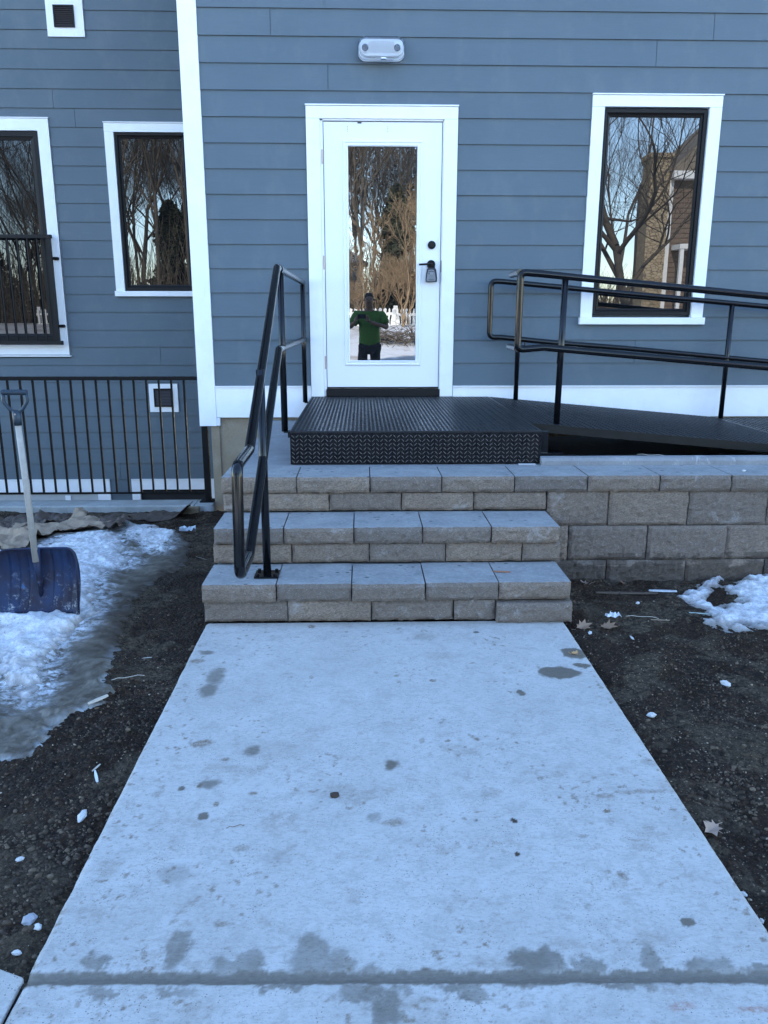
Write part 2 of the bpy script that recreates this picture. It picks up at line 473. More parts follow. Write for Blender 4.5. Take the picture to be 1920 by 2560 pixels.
def split_mat(low_wet=False):
    """split-faced concrete block"""
    t = NT('split block face wet foot' if low_wet else 'split block face')
    p = t.pos()
    info = t.n.new('ShaderNodeObjectInfo')
    a = t.noise(p, 9, 6, 0.6)
    b = t.noise(t.pos((1, 1, 2.5)), 85, 5, 0.75)
    c = t.mix(t.ramp(a, [(0.3, 0), (0.7, 1)]), (0.265, 0.195, 0.142), (0.345, 0.256, 0.182))
    c = t.mix(t.math('MULTIPLY', info.outputs['Random'], 0.95), c, (0.190, 0.155, 0.128))
    c = t.mix(t.ramp(b, [(0.46, 0), (0.60, 0.8)]), c, (0.13, 0.10, 0.08))
    chips = t.ramp(t.noise(t.pos((1, 1, 1.3)), 170, 4, 0.8), [(0.60, 0), (0.64, 1)])
    csel = t.ramp(t.noise(p, 60, 3, 0.7), [(0.42, 0.2), (0.60, 1)])
    c = t.mix(t.math('MULTIPLY', chips, csel), c, (0.56, 0.51, 0.44))
    eff = t.ramp(t.noise(p, 7, 6, 0.75, 0.6), [(0.58, 0), (0.72, 1)])
    c = t.mix(t.math('MULTIPLY', eff, 0.5), c, (0.50, 0.48, 0.46))
    if low_wet:
        z = t.sep(p)[2]
        n = t.noise(t.pos((1, 1, 1.5)), 5.0, 5, 0.6)
        h = t.math('ADD', z, t.math('MULTIPLY', n, -0.34))
        w = t.ramp(t.math('ADD', h, 1.0), [(0.065, 1), (0.078, 0)])
        n2 = t.ramp(t.noise(p, 6.0, 4), [(0.47, 0), (0.5, 1)])
        h2 = t.math('COMPARE', z, -0.735)
        h2.node.inputs[2].default_value = 0.035
        w2 = t.math('MULTIPLY', h2, n2)
        w = t.math('MAXIMUM', w, t.math('MULTIPLY', w2, 0.8))
        c = t.mix(w, c, t.mix(0.68, c, (0.05, 0.035, 0.024)))
    t.color(c).rough(0.9)
    h = t.math('ADD', b, t.math('MULTIPLY', t.noise(p, 24, 4), 2.0))
    t.bump(h, 0.9, 0.010)
    return t.mat


def cap_mat():
    """smooth cast top of the step stones, with drips"""
    t = NT('cast block top')
    p = t.pos()
    a = t.noise(p, 7, 6, 0.65, 0.5)
    b = t.noise(p, 60, 5, 0.7)
    c = t.mix(t.ramp(a, [(0.3, 0), (0.7, 1)]), (0.20, 0.20, 0.195), (0.32, 0.315, 0.30))
    c = t.mix(t.ramp(b, [(0.5, 0), (0.72, 0.6)]), c, (0.40, 0.40, 0.40))
    c = t.mix(t.ramp(b, [(0.28, 0.6), (0.42, 0)]), c, (0.13, 0.125, 0.12))
    drops = t.math('MULTIPLY', t.ramp(t.voro(t.pos((1, 1.2, 1)), 14), [(0.12, 1), (0.17, 0)]),
                   t.ramp(t.noise(t.pos(), 2.4, 3), [(0.47, 0), (0.51, 1)]))
    c = t.mix(t.math('MULTIPLY', drops, 0.85), c, (0.075, 0.07, 0.068))
    t.color(c).rough(0.85)
    t.bump(b, 0.25, 0.002)
    return t.mat


def walk_mat():
    t = NT('broomed concrete')
    p = t.pos()
    st = t.n.new('ShaderNodeAttribute'); st.attribute_name = 'stain'
    ch = t.n.new('ShaderNodeSeparateColor')
    t.l.new(st.outputs['Color'], ch.inputs[0])
    wet, dirt, dark = ch.outputs[0], ch.outputs[1], ch.outputs[2]
    rust = t.attr('rust')
    a = t.noise(p, 3.2, 6, 0.6, 0.4)
    b = t.noise(t.pos((0.65, 1.35, 1)), 85, 5, 0.75)
    c = t.mix(t.ramp(a, [(0.32, 0), (0.68, 1)]), (0.43, 0.41, 0.375), (0.50, 0.48, 0.445))
    c = t.mix(t.ramp(b, [(0.36, 0.45), (0.48, 0)]), c, (0.27, 0.26, 0.24))
    fg = t.noise(p, 120, 4, 0.75)
    c = t.mix(t.ramp(fg, [(0.33, 0.6), (0.43, 0)]), c, (0.23, 0.21, 0.185))
    cl = t.noise(t.pos((1, 1.15, 1)), 12, 8, 0.78, 0.6)
    c = t.mix(t.ramp(cl, [(0.38, 0.5), (0.5, 0)]), c, (0.33, 0.31, 0.28))
    c = t.mix(t.ramp(cl, [(0.54, 0), (0.68, 0.5)]), c, (0.53, 0.52, 0.50))
    c = t.mix(t.ramp(b, [(0.55, 0), (0.8, 0.55)]), c, (0.58, 0.575, 0.565))
    pits = t.math('MULTIPLY', t.ramp(t.voro(p, 110), [(0.12, 1), (0.22, 0)]), t.ramp(t.noise(p, 10, 5, 0.7), [(0.48, 0), (0.60, 1)]))
    c = t.mix(t.math('MULTIPLY', pits, 0.8), c, (0.12, 0.10, 0.08))
    grit = t.math('MULTIPLY', t.ramp(t.voro(t.pos((1, 1.3, 1)), 46), [(0.09, 1), (0.15, 0)]), t.ramp(t.noise(p, 4, 4, 0.7), [(0.5, 0), (0.6, 1)]))
    c = t.mix(t.math('MULTIPLY', grit, 0.6), c, (0.17, 0.14, 0.11))
    sm = t.ramp(t.noise(t.pos((1, 2.0, 1)), 14, 8, 0.8, 1.2), [(0.60, 0), (0.68, 1)])
    c = t.mix(t.math('MULTIPLY', sm, 0.6), c, (0.27, 0.225, 0.175))
    nz = t.noise(p, 90, 4, 0.7)
    dd = t.math('MULTIPLY', t.math('MULTIPLY', dirt, t.ramp(nz, [(0.32, 0.3), (0.6, 1.3)])), 0.85, True)
    c = t.mix(dd, c, (0.18, 0.132, 0.088))
    c = t.mix(t.math('MULTIPLY', wet, 0.97), c, t.mix(t.ramp(b, [(0.3, 0), (0.7, 1)]), (0.105, 0.088, 0.066), (0.170, 0.145, 0.112)))
    c = t.mix(dark, c, (0.045, 0.032, 0.022))
    c = t.mix(t.math('MULTIPLY', rust, t.ramp(nz, [(0.35, 0.1), (0.65, 1)])), c, (0.30, 0.12, 0.07))
    t.color(c)
    t.rough(t.mix(wet, 0.88, 0.6))
    h = t.math('ADD', b, t.math('MULTIPLY', pits, -0.7))
    t.bump(h, 0.6, 0.004)
    return t.mat


def soil_mat():
    t = NT('damp soil')
    p = t.pos()
    a = t.noise(p, 2.6, 6, 0.6, 0.5)
    b = t.noise(p, 42, 6, 0.75)
    g = t.noise(p, 150, 4, 0.7)
    c = t.mix(t.ramp(a, [(0.38, 0), (0.62, 1)]), (0.026, 0.0135, 0.0068), (0.050, 0.029, 0.0165))
    gr = t.ramp(t.noise(p, 2.6, 6, 0.65, 1.2), [(0.49, 0), (0.56, 1)])
    c = t.mix(t.math('MULTIPLY', gr, 0.9), c, (0.092, 0.068, 0.044))
    c = t.mix(t.ramp(b, [(0.35, 0.75), (0.55, 0)]), c, (0.012, 0.007, 0.0045))  # dark in the bump's hollows: crevice shade put into the soil colour
    vc = t.voro(p, 60, 'F1', 'Color'); vs2 = t.voro(p, 150, 'F1', 'Color')
    gm = t.ramp(t.noise(p, 4.5, 4, 0.6), [(0.42, 0.15), (0.58, 0.85)])
    c = t.mix(gm, c, t.mix(t.ramp(vc, [(0.2, 0), (0.8, 1)]), 0.35, 1.7), 'MULTIPLY')
    c = t.mix(0.35, c, t.mix(t.ramp(vs2, [(0.3, 0), (0.8, 1)]), 0.4, 1.6), 'MULTIPLY')
    c = t.mix(t.ramp(g, [(0.58, 0), (0.70, 0.8)]), c, (0.17, 0.12, 0.075))
    gv = t.math('MULTIPLY', t.ramp(t.voro(p, 95), [(0.12, 1), (0.22, 0)]), t.ramp(t.noise(p, 22, 3), [(0.55, 0), (0.62, 1)]))
    c = t.mix(gv, c, (0.27, 0.21, 0.145))
    t.color(c).rough(t.ramp(a, [(0.35, 0.6), (0.6, 0.95)]))
    t.set(Specular_IOR_Level=0.2)
    h = t.math('ADD', t.math('ADD', b, t.math('MULTIPLY', g, 0.4)), t.math('MULTIPLY', t.voro(p, 60), -1.2))
    t.bump(h, 1.0, 0.014)
    return t.mat


def snow_mat():
    t = NT('granular old snow')
    p = t.pos()
    f = t.attr('rim')
    a = t.noise(p, 26, 7, 0.8)
    c = t.mix(t.ramp(a, [(0.40, 0), (0.60, 1)]), (0.50, 0.50, 0.50), (0.80, 0.80, 0.80))
    gr = t.math('MULTIPLY', t.ramp(t.voro(p, 62), [(0.10, 1), (0.17, 0)]), t.ramp(t.noise(p, 5, 5, 0.7), [(0.42, 0), (0.52, 1)]))
    c = t.mix(gr, c, (0.04, 0.033, 0.03))
    gr2 = t.math('MULTIPLY', t.ramp(t.voro(p, 150), [(0.14, 1), (0.22, 0)]), t.ramp(t.noise(p, 9, 4, 0.7), [(0.44, 0), (0.56, 1)]))
    c = t.mix(t.math('MULTIPLY', gr2, 0.8), c, (0.12, 0.10, 0.09))
    br = t.ramp(t.noise(p, 7, 7, 0.78, 0.8), [(0.48, 0), (0.60, 1)])
    c = t.mix(t.math('MULTIPLY', br, 0.55), c, (0.33, 0.30, 0.27))
    c = t.mix(t.math('MULTIPLY', f, 0.85, True), c, (0.17, 0.14, 0.11))
    t.color(c).rough(0.75)
    t.set(Subsurface_Weight=0.15, Subsurface_Scale=0.02)
    t.bump(t.noise(p, 90, 6, 0.8), 0.8, 0.008)
    return t.mat


def ice_mat():
    t = NT('dirty grey ice')
    p = t.pos()
    f = t.attr('rim')
    a = t.noise(t.pos((1, 1.2, 1)), 9, 8, 0.75, 0.7)
    c = t.mix(t.ramp(a, [(0.38, 0), (0.62, 1)]), (0.065, 0.050, 0.034), (0.170, 0.148, 0.115))
    c = t.mix(t.ramp(t.noise(p, 3.3, 5, 0.7, 1.2), [(0.53, 0), (0.68, 1)]), c, (0.050, 0.033, 0.019))
    w = t.ramp(t.noise(t.pos((1, 1.5, 1)), 22, 7, 0.8, 0.5), [(0.60, 0), (0.74, 0.6)])
    c = t.mix(w, c, (0.36, 0.34, 0.30))
    c = t.mix(t.math('MULTIPLY', f, t.ramp(t.noise(p, 12, 4), [(0.4, 0), (0.6, 1)])), c, (0.26, 0.27, 0.27))
    sn = t.math('MULTIPLY', t.attr('snowy'), t.ramp(t.noise(t.pos((1, 1.4, 1)), 24, 7, 0.78), [(0.44, 0.0), (0.56, 1)]))
    c = t.mix(sn, c, (0.60, 0.62, 0.64))
    gr = t.math('MULTIPLY', t.ramp(t.voro(p, 85), [(0.12, 1), (0.2, 0)]), t.ramp(t.noise(p, 9, 4, 0.7), [(0.48, 0), (0.58, 1)]))
    c = t.mix(gr, c, (0.03, 0.025, 0.02))
    c = t.mix(t.attr('fade'), c, (0.036, 0.022, 0.013))
    t.color(c).rough(t.ramp(a, [(0.35, 0.3), (0.65, 0.6)]))
    t.bump(t.noise(p, 40, 6, 0.7), 0.5, 0.006)
    return t.mat


def glass_mat(name, ior=2.1, wave=0.0, ws=3.0, base=(0.006, 0.007, 0.008)):
    t = NT(name)
    t.color(base).rough(0.0).set(IOR=ior)
    if wave:
        t.bump(t.noise(t.pos((1.0, 1, 0.55)), ws, 2, 0.5), wave, 0.01)
    return t.mat


M['siding'] = siding_mat()
M['trim'] = trim_mat()
M['black'] = black_metal()
M['plate'] = black_metal('black painted tread plate', (0.004, 0.004, 0.005), 0.26)
M['plate'].node_tree.nodes['Principled BSDF'].inputs['Specular IOR Level'].default_value = 0.3
M['ptop'] = black_metal('sheen tread plate', (0.010, 0.010, 0.011), 0.30)
M['satin'] = black_metal('satin black metal', (0.005, 0.0045, 0.0045), 0.42)
M['satin'].node_tree.nodes['Principled BSDF'].inputs['Specular IOR Level'].default_value = 0.22
M['highlit'] = simple('worn tread ridges', (0.10, 0.082, 0.066), 0.4, 0.3, 0.5, 9)  # ridge highlights put into the base colour, paler than the black plate
M['frame'] = simple('dark bronze frame', (0.008, 0.0065, 0.0065), 0.5, 0, 0.3, 8, ior=1.33)
M['split'] = split_mat()
M['splitwet'] = split_mat(True)
M['cap'] = cap_mat()
M['walk'] = walk_mat()
M['soil'] = soil_mat()
M['snow'] = snow_mat()
M['ice'] = ice_mat()
M['door'] = simple('white door paint', (0.80, 0.80, 0.80), 0.35, 0, 0.03, 4)
M['gdoor'] = glass_mat('coated door glass', 2.8, 0.022, 7.0)
M['gwin'] = glass_mat('coated window glass', 2.0, 0.012, 3.0)
M['gdark'] = glass_mat('dark window glass', 1.6, 0.012, 3.0)


def concrete_mat(name, c0, c1, sc=5):
    t = NT(name)
    p = t.pos()
    a = t.noise(p, sc, 6, 0.65, 0.4)
    b = t.noise(p, sc * 14, 4, 0.7)
    c = t.mix(t.ramp(a, [(0.3, 0), (0.7, 1)]), c0, c1)
    c = t.mix(t.ramp(b, [(0.3, 0.5), (0.45, 0)]), c, tuple(x * 0.6 for x in c0))
    st = t.ramp(t.noise(t.pos((2.5, 1, 0.8)), 3.5, 6, 0.75, 1.0), [(0.60, 0), (0.70, 1)])
    c = t.mix(t.math('MULTIPLY', st, 0.5), c, (0.55, 0.55, 0.54))
    t.color(c).rough(0.9)
    t.bump(b, 0.4, 0.003)
    return t.mat


M['found'] = concrete_mat('old foundation concrete', (0.23, 0.175, 0.115), (0.33, 0.27, 0.19))
M['pad'] = concrete_mat('grey concrete pad', (0.20, 0.20, 0.20), (0.28, 0.28, 0.28))
M['kerb'] = concrete_mat('kerb concrete', (0.24, 0.24, 0.22), (0.38, 0.38, 0.36), 4)
M['louvre'] = simple('dark bronze louvre', (0.045, 0.036, 0.034), 0.5)
M['hinge'] = simple('hinge steel', (0.45, 0.33, 0.28), 0.35, 0.7)
M['dark'] = simple('dark void', (0.012, 0.012, 0.013), 0.8)
M['grey'] = simple('pale grey panel', (0.42, 0.43, 0.42), 0.6)

# =================================================================== THE HOUSE
house = empty('house', (0, 0, 0), 'blue clapboard house with white trim, glazed back door and tall dark-framed windows', 'house')


def siding_rows(zs, joints, openings, x0, x1, y):
    """one lapped board per row piece; openings = (x0, x1, z0, z1)"""
    n = 0
    for i in range(len(zs) - 1):
        zt, zb = zs[i], zs[i + 1]
        h = zt - zb
        cuts = [(a - 0.004, b + 0.004, c, d) for a, b, c, d in openings if d > zb + 0.002 and c < zt - 0.002]
        cuts.sort()
        segs = []          # (xa, xb, z low, z high)
        cur = x0
        for a, b, c, d in cuts:
            if a > cur: segs.append((cur, a, zb, zt))
            if c > zb + 0.012: segs.append((max(a, cur), min(b, x1), zb, c - 0.003))
            if d < zt - 0.012: segs.append((max(a, cur), min(b, x1), d + 0.003, zt))
            cur = max(cur, b)
        if cur < x1: segs.append((cur, x1, zb, zt))
        js = [jx for jx, jz in joints if zb < jz < zt]
        for (a, b, c, d) in segs:
            if b - a < 0.02: continue
            xs = [a] + [j for j in js if a + 0.05 < j < b - 0.05] + [b]
            for u, w in zip(xs[:-1], xs[1:]):
                g = 0.0017
                ua, wb = u + (g if u != a else 0), w - (g if w != b else 0)
                fr = lambda z: y - 0.0165 + 0.0115 * (z - zb) / h
                top = d + (0.012 if d == zt else 0)
                jt = random.uniform(-0.0006, 0.0006)
                v = [(ua, fr(c) + jt, c), (wb, fr(c) + jt, c), (wb, fr(c) + 0.0095, c), (ua, fr(c) + 0.0095, c),
                     (ua, fr(top) + jt, top), (wb, fr(top) + jt, top), (wb, fr(top) + 0.0095, top), (ua, fr(top) + 0.0095, top)]
                MB().add(v, [(0, 3, 2, 1), (4, 5, 6, 7), (0, 1, 5, 4), (1, 2, 6, 5), (2, 3, 7, 6), (3, 0, 4, 7)]).build('siding_board', M['siding'], house)
                n += 1
    return n


mz = [2.795 + 0.185 * k for k in (5, 4, 3, 2, 1)] + [round(2.795 - 0.18445 * k, 4) for k in range(16)]
D_OP = (-0.132, 1.032, -0.3, 2.145)
W_OP = (2.062, 3.068, 0.520, 2.236)
siding_rows(mz, MAIN_J, [D_OP, W_OP], -0.922, 6.6, 0.0)
YW = 2.35
wz = [3.548 + 0.183 * k for k in (4, 3, 2, 1)] + WING_Z[:20] + [-0.128] + WING_Z[20:]
W1 = (-4.6, -2.92, 0.138, 2.552)
W2 = (-2.363, -1.30, 0.790, 2.523)
V1 = (-2.845, -2.477, 3.303, 3.70)
V2 = (-2.089, -1.770, -0.461, -0.148)
siding_rows(wz, WING_J, [W1, W2, V1, V2], -6.5, -0.99, YW)
# backing walls, gables and roof: one shell each
MB().box(-0.985, 6.62, 0.05, 9.0, -0.20, 3.70).build('wall', M['siding'], house)
MB().box(-6.6, -0.985, YW + 0.05, 9.0, -3.2, 4.25).build('wall', M['siding'], house)
MB().box(-0.985, 9.0, -0.012, 9.0, 3.705, 8.2).build('upper_wall', M['siding'], house)
MB().box(6.62, 9.0, -0.012, 9.0, -1.3, 3.705).build('wall', M['siding'], house)
MB().box(-9.0, -0.985, YW - 0.012, 9.0, 4.255, 8.2).build('upper_wall', M['siding'], house)
MB().box(-9.0, -6.6, YW - 0.012, 9.0, -3.2, 4.255).build('wall', M['siding'], house)
M['roofing'] = simple('roof shingles', (0.06, 0.06, 0.065), 0.9, 0, 0.3, 20, 0.5)
MB().prism([(-9.5, 8.2), (9.5, 8.2), (0.0, 11.5)], -0.35, 9.3).build('roof', M['roofing'], house)
# trim
MB().box(-1.062, -0.9225, -0.026, 0.004, -0.303, 3.9).build('corner_board', M['trim'], house, bevel=0.002)
MB().box(-0.9235, -0.895, -0.020, 0.014, -0.300, -0.236).build('corner_return', M['trim'], house)
MB().box(-0.9215, -0.135, -0.020, 0.03, -0.233, 0.0165).build('skirt_board', M['trim'], house, bevel=0.002)
MB().box(1.036, 6.6, -0.020, 0.03, -0.233, 0.0165).build('skirt_board', M['trim'], house, bevel=0.002)
MB().box(-0.9215, -0.135, -0.034, 0.0, 0.0175, 0.0265).build('drip_edge', M['trim'], house)
MB().box(1.036, 6.6, -0.034, 0.0, 0.0175, 0.0265).build('drip_edge', M['trim'], house)
MB().box(-0.975, 9.0, 0.014, 0.30, -3.2, -0.205).build('foundation', M['found'], house)
MB().box(-0.975, -0.905, 0.000, 0.014, -1.3, -0.303).build('foundation_edge', M['found'], house, bevel=0.003)
# door casing and door
def casing(x0, x1, z0, z1, w, wt, y, parent, cap=0.01, sill=None):
    MB().box(x0, x1, y - 0.026, y + 0.02, z1 - wt, z1 - cap).build('head_casing', M['trim'], parent, bevel=0.0015)
    MB().box(x0 - 0.004, x1 + 0.004, y - 0.036, y + 0.02, z1 - cap + 0.0015, z1).build('head_flashing', M['trim'], parent)
    MB().box(x0, x0 + w, y - 0.026, y + 0.02, z0, z1 - wt - 0.001).build('side_casing', M['trim'], parent, bevel=0.0015)
    MB().box(x1 - w, x1, y - 0.026, y + 0.02, z0, z1 - wt - 0.001).build('side_casing', M['trim'], parent, bevel=0.0015)
    if sill:
        MB().box(sill[0], sill[1], y - 0.052, y + 0.02, sill[2], sill[3]).build('sill', M['trim'], parent, bevel=0.003)


door = empty('door', (0, 0, 0), parent=house)
casing(-0.132, 1.032, -0.061, 2.145, 0.105, 0.098, 0.0, door)
# jamb stops and dark reveal behind the slab
mb = MB().box(-0.026, -0.0055, -0.012, 0.05, -0.06, 2.046).box(0.9195, 0.9265, -0.012, 0.05, -0.06, 2.046).box(-0.026, 0.9265, -0.012, 0.05, 2.0345, 2.0465)
mb.build('jamb', M['trim'], door)
MB().box(-0.0055, 0.9195, 0.040, 0.05, -0.06, 2.0345).build('jamb_recess', M['dark'], door)
gx0, gx1, gz0, gz1 = 0.187, 0.724, 0.231, 1.855
slab = MB()
slab.box(0, gx0 - 0.02, 0.0, 0.038, 0.004, 2.028).box(gx1 + 0.02, 0.914, 0.0, 0.038, 0.004, 2.028)
slab.box(gx0 - 0.02, gx1 + 0.02, 0.0, 0.038, 0.004, gz0 - 0.02).box(gx0 - 0.02, gx1 + 0.02, 0.0, 0.038, gz1 + 0.02, 2.028)
slab.build('door_slab', M['door'], door)


def ring(x0, x1, z0, z1, w, y0, y1, prof=None):
    """four mitred bars round an opening; prof = list of (offset outward, y)"""
    prof = prof or [(0, y1), (0, y0), (w, y0), (w, y1)]
    v, f = [], []
    for (cx, cz, sx, sz) in ((x0, z0, -1, -1), (x1, z0, 1, -1), (x1, z1, 1, 1), (x0, z1, -1, 1)):
        for o, y in prof: v.append((cx + sx * o, y, cz + sz * o))
    n = len(prof)
    for k in range(4):
        a, b = k * n, ((k + 1) % 4) * n
        for i in range(n - 1): f.append((a + i, a + i + 1, b + i + 1, b + i))
    return MB().add(v, f)


ring(gx0, gx1, gz0, gz1, 0.042, 0, 0, [(0, 0.012), (0, -0.008), (0.008, -0.013), (0.014, -0.006), (0.024, -0.006), (0.030, -0.012), (0.038, -0.010), (0.042, 0.001)]).build('lite_molding', M['door'], door)
MB().box(gx0, gx1, 0.006, 0.016, gz0, gz1).build('glass_pane', M['gdoor'], door)
for zc in (1.777, 0.996, 0.214):
    mb = MB()
    for k in range(5): mb.tube([(-0.012, -0.010, zc - 0.05 + k * 0.0202), (-0.012, -0.010, zc - 0.0302 + k * 0.0202)], 0.0062, 10)
    mb.tube([(-0.012, -0.010, zc - 0.055), (-0.012, -0.010, zc + 0.055)], 0.0035, 8)
    mb.build('hinge', M['hinge'], door, smooth=False)
MB().box(-0.01, 0.928, -0.028, 0.045, -0.060, -0.002).build('threshold', M['frame'], door, bevel=0.003)
MB().box(0.0, 0.914, -0.006, -0.0003, 0.006, 0.016).build('door_sweep', M['frame'], door)
mb = MB()
for sx in (0.183, 0.494):
    for k in range(4): mb.tube([(sx, -0.0012, 1.962 + k * 0.011), (sx, 0.002, 1.962 + k * 0.011)], 0.0024, 8)
mb.build('screw_holes', M['dark'], door)
MB().box(0.262, 0.292, -0.004, 0.0, 2.017, 2.0265).build('strike_notch', M['dark'], door)
# deadbolt, lever
mb = MB().tube([(0.845, 0.0, 1.133), (0.845, -0.010, 1.133), (0.845, -0.012, 1.133)], 0.0315, 28).tube([(0.845, -0.012, 1.133), (0.845, -0.019, 1.133)], 0.022, 24, r2=0.018)
db = mb.build('deadbolt', M['frame'], door)
MB().box(0.8435, 0.8465, -0.0195, -0.017, 1.125, 1.141).build('keyhole', M['dark'], door)
mb = MB().tube([(0.842, 0.0, 0.985), (0.842, -0.012, 0.985)], 0.034, 28)
mb.tube([(0.842, -0.012, 0.985), (0.842, -0.050, 0.985)], 0.013, 18)
mb.tube(fillet([(0.842, -0.050, 0.985), (0.842, -0.060, 0.985), (0.800, -0.062, 0.984), (0.742, -0.058, 0.981)], 0.012), 0.0078, 12)
mb.build('lever_handle', M['frame'], door, smooth=False)
MB().box(0.9195, 0.925, -0.0155, -0.012, 0.925, 1.015).build('strike_plate', simple('strike steel', (0.25, 0.24, 0.23), 0.35, 0.7), door)

# windows -------------------------------------------------------------
def window(x0, x1, z0, z1, fw, ftop, fr, gl, y, glass, sill=None, wt=None):
    """x0..z1 outer casing, fr = frame rect, gl = glass rect"""
    w = empty('window', (0, 0, 0), parent=house)
    casing(x0, x1, z0, z1, fw, ftop, y, w, 0.01, sill)
    a, b, c, d = fr
    ga, gb, gc, gd = gl
    t = ga - a
    ring(ga - t * 0.45, gb + t * 0.45, gc - t * 0.45, gd + t * 0.45, 0, 0, 0,
         [(0, y + 0.02), (0, y - 0.002), (t * 0.12, y - 0.006), (t * 0.5, y - 0.006), (t * 0.55, y + 0.02)]).build('frame', M['frame'], w)
    ring(ga, gb, gc, gd, 0, 0, 0, [(0, y + 0.022), (0, y + 0.010), (t * 0.3, y + 0.004), (t * 0.38, y + 0.010), (t * 0.46, y + 0.010)]).build('sash', M['frame'], w)
    MB().box(ga, gb, y + 0.016, y + 0.024, gc, gd).build('pane', glass, w)
    return w


wr = window(2.062, 3.068, 0.576, 2.236, 0.0955, 0.091, (2.158, 2.973, 0.580, 2.145), (2.211, 2.916, 0.647, 2.078), 0.0, M['gwin'], (2.053, 3.080, 0.521, 0.5755))
wl2 = window(-2.363, -1.30, 0.845, 2.523, 0.095, 0.095, (-2.266, -1.525, 0.853, 2.428), (-2.209, -1.580, 0.911, 2.369), YW, M['gwin'], (-2.372, -1.29, 0.790, 0.8445))
# glazed balcony door on the far left
w1 = empty('window', (0, 0, 0), parent=house)
ring(-4.48, -3.04, 0.285, 2.435, 0.115, YW - 0.026, YW + 0.02).build('casing', M['trim'], w1)
MB().box(-4.6, -2.918, YW - 0.036, YW + 0.02, 2.5515, 2.560).build('head_flashing', M['trim'], w1)
MB().box(-4.6, -2.905, YW - 0.040, YW + 0.02, 0.150, 0.163).build('bottom_flashing', M['trim'], w1)
ring(-4.40, -3.128, 0.395, 2.345, 0, 0, 0, [(0, YW + 0.02), (0, YW + 0.004), (0.03, YW - 0.004), (0.035, YW - 0.012), (0.085, YW - 0.012), (0.088, YW + 0.02)]).build('frame', M['frame'], w1)
MB().box(-4.40, -3.128, YW + 0.012, YW + 0.022, 0.395, 2.345).build('pane', M['gdark'], w1)

# basement openings low on the wing wall (only their heads show over the kerb)
lw = empty('basement_window', (0, 0, 0), parent=house)
MB().box(-4.2, -2.608, YW - 0.022, YW + 0.03, -1.395, -1.235).build('head_casing', M['trim'], lw)
MB().box(-2.752, -2.608, YW - 0.022, YW + 0.03, -2.6, -1.397).build('side_casing', M['trim'], lw)
MB().box(-4.2, -2.754, YW + 0.0, YW + 0.03, -2.6, -1.397).build('panel', M['grey'], lw)
MB().box(-3.13, -3.068, YW - 0.012, YW - 0.001, -2.6, -1.42).build('mullion', M['trim'], lw)
MB().box(-4.2, -2.608, YW - 0.030, YW + 0.0, -1.2345, -1.226).build('head_flashing', M['trim'], lw)
lw = empty('basement_door', (0, 0, 0), parent=house)
MB().box(-2.361, -0.99, YW - 0.022, YW + 0.03, -1.350, -1.235).build('head_casing', M['trim'], lw)
MB().box(-2.361, -2.267, YW - 0.022, YW + 0.03, -3.1, -1.352).build('side_casing', M['trim'], lw)
MB().box(-1.525, -0.99, YW - 0.022, YW + 0.03, -3.1, -1.352).build('side_casing', M['trim'], lw)
MB().box(-2.265, -1.527, YW - 0.006, YW + 0.03, -1.405, -1.352).build('frame', M['frame'], lw)
MB().box(-2.265, -1.527, YW + 0.006, YW + 0.03, -3.1, -1.407).build('door_panel', M['dark'], lw)
MB().box(-2.361, -0.99, YW - 0.030, YW + 0.0, -1.2345, -1.226).build('head_flashing', M['trim'], lw)
siding_rows([-1.23, -1.413, -1.6, -1.78], [], [], -2.606, -2.363, YW)


def vent(x0, x1, z0, z1, gx, gz, y):
    v = empty('vent', (0, 0, 0), parent=house)
    MB().box(x0, x1, y - 0.026, y + 0.01, z0, z1).build('vent_board', M['trim'], v, bevel=0.002)
    ring(gx[0] + 0.017, gx[1] - 0.017, gz[0] + 0.017, gz[1] - 0.017, 0.017, y - 0.040, y - 0.0265).build('vent_frame', M['frame'], v)
    MB().box(gx[0] + 0.017, gx[1] - 0.017, y - 0.028, y - 0.0265, gz[0] + 0.017, gz[1] - 0.017).build('vent_back', M['dark'], v)
    n = 10
    h = (gz[1] - gz[0] - 0.034) / n
    me = None
    for k in range(n):
        z = gz[0] + 0.017 + (k + 0.5) * h
        o = MB().add([(gx[0] + 0.017, y - 0.038, z - h * 0.42), (gx[1] - 0.017, y - 0.038, z - h * 0.42), (gx[1] - 0.017, y - 0.030, z + h * 0.3), (gx[0] + 0.017, y - 0.030, z + h * 0.3),
                      (gx[0] + 0.017, y - 0.036, z - h * 0.45), (gx[1] - 0.017, y - 0.036, z - h * 0.45), (gx[1] - 0.017, y - 0.028, z + h * 0.27), (gx[0] + 0.017, y - 0.028, z + h * 0.27)],
                     [(0, 1, 2, 3), (7, 6, 5, 4), (0, 4, 5, 1), (3, 2, 6, 7)]).build('louvre', M['louvre'], v)


vent(-2.845, -2.477, 3.303, 3.70, (-2.770, -2.566), (3.385, 3.585), YW)
vent(-2.089, -1.770, -0.461, -0.148, (-2.035, -1.831), (-0.402, -0.199), YW)

# emergency light over the door ---------------------------------------
lt = empty('wall_light', (0.4435, -0.016, 2.515), 'clear-covered white twin-head emergency light above the door', 'light')


def rrect(x0, x1, z0, z1, r, n=6):
    out = []
    for cx, cz, a0 in ((x1 - r, z1 - r, 0), (x0 + r, z1 - r, 90), (x0 + r, z0 + r, 180), (x1 - r, z0 + r, 270)):
        for k in range(n + 1):
            a = R(a0 + 90 * k / n)
            out.append((cx + r * math.cos(a), cz + r * math.sin(a)))
    return out


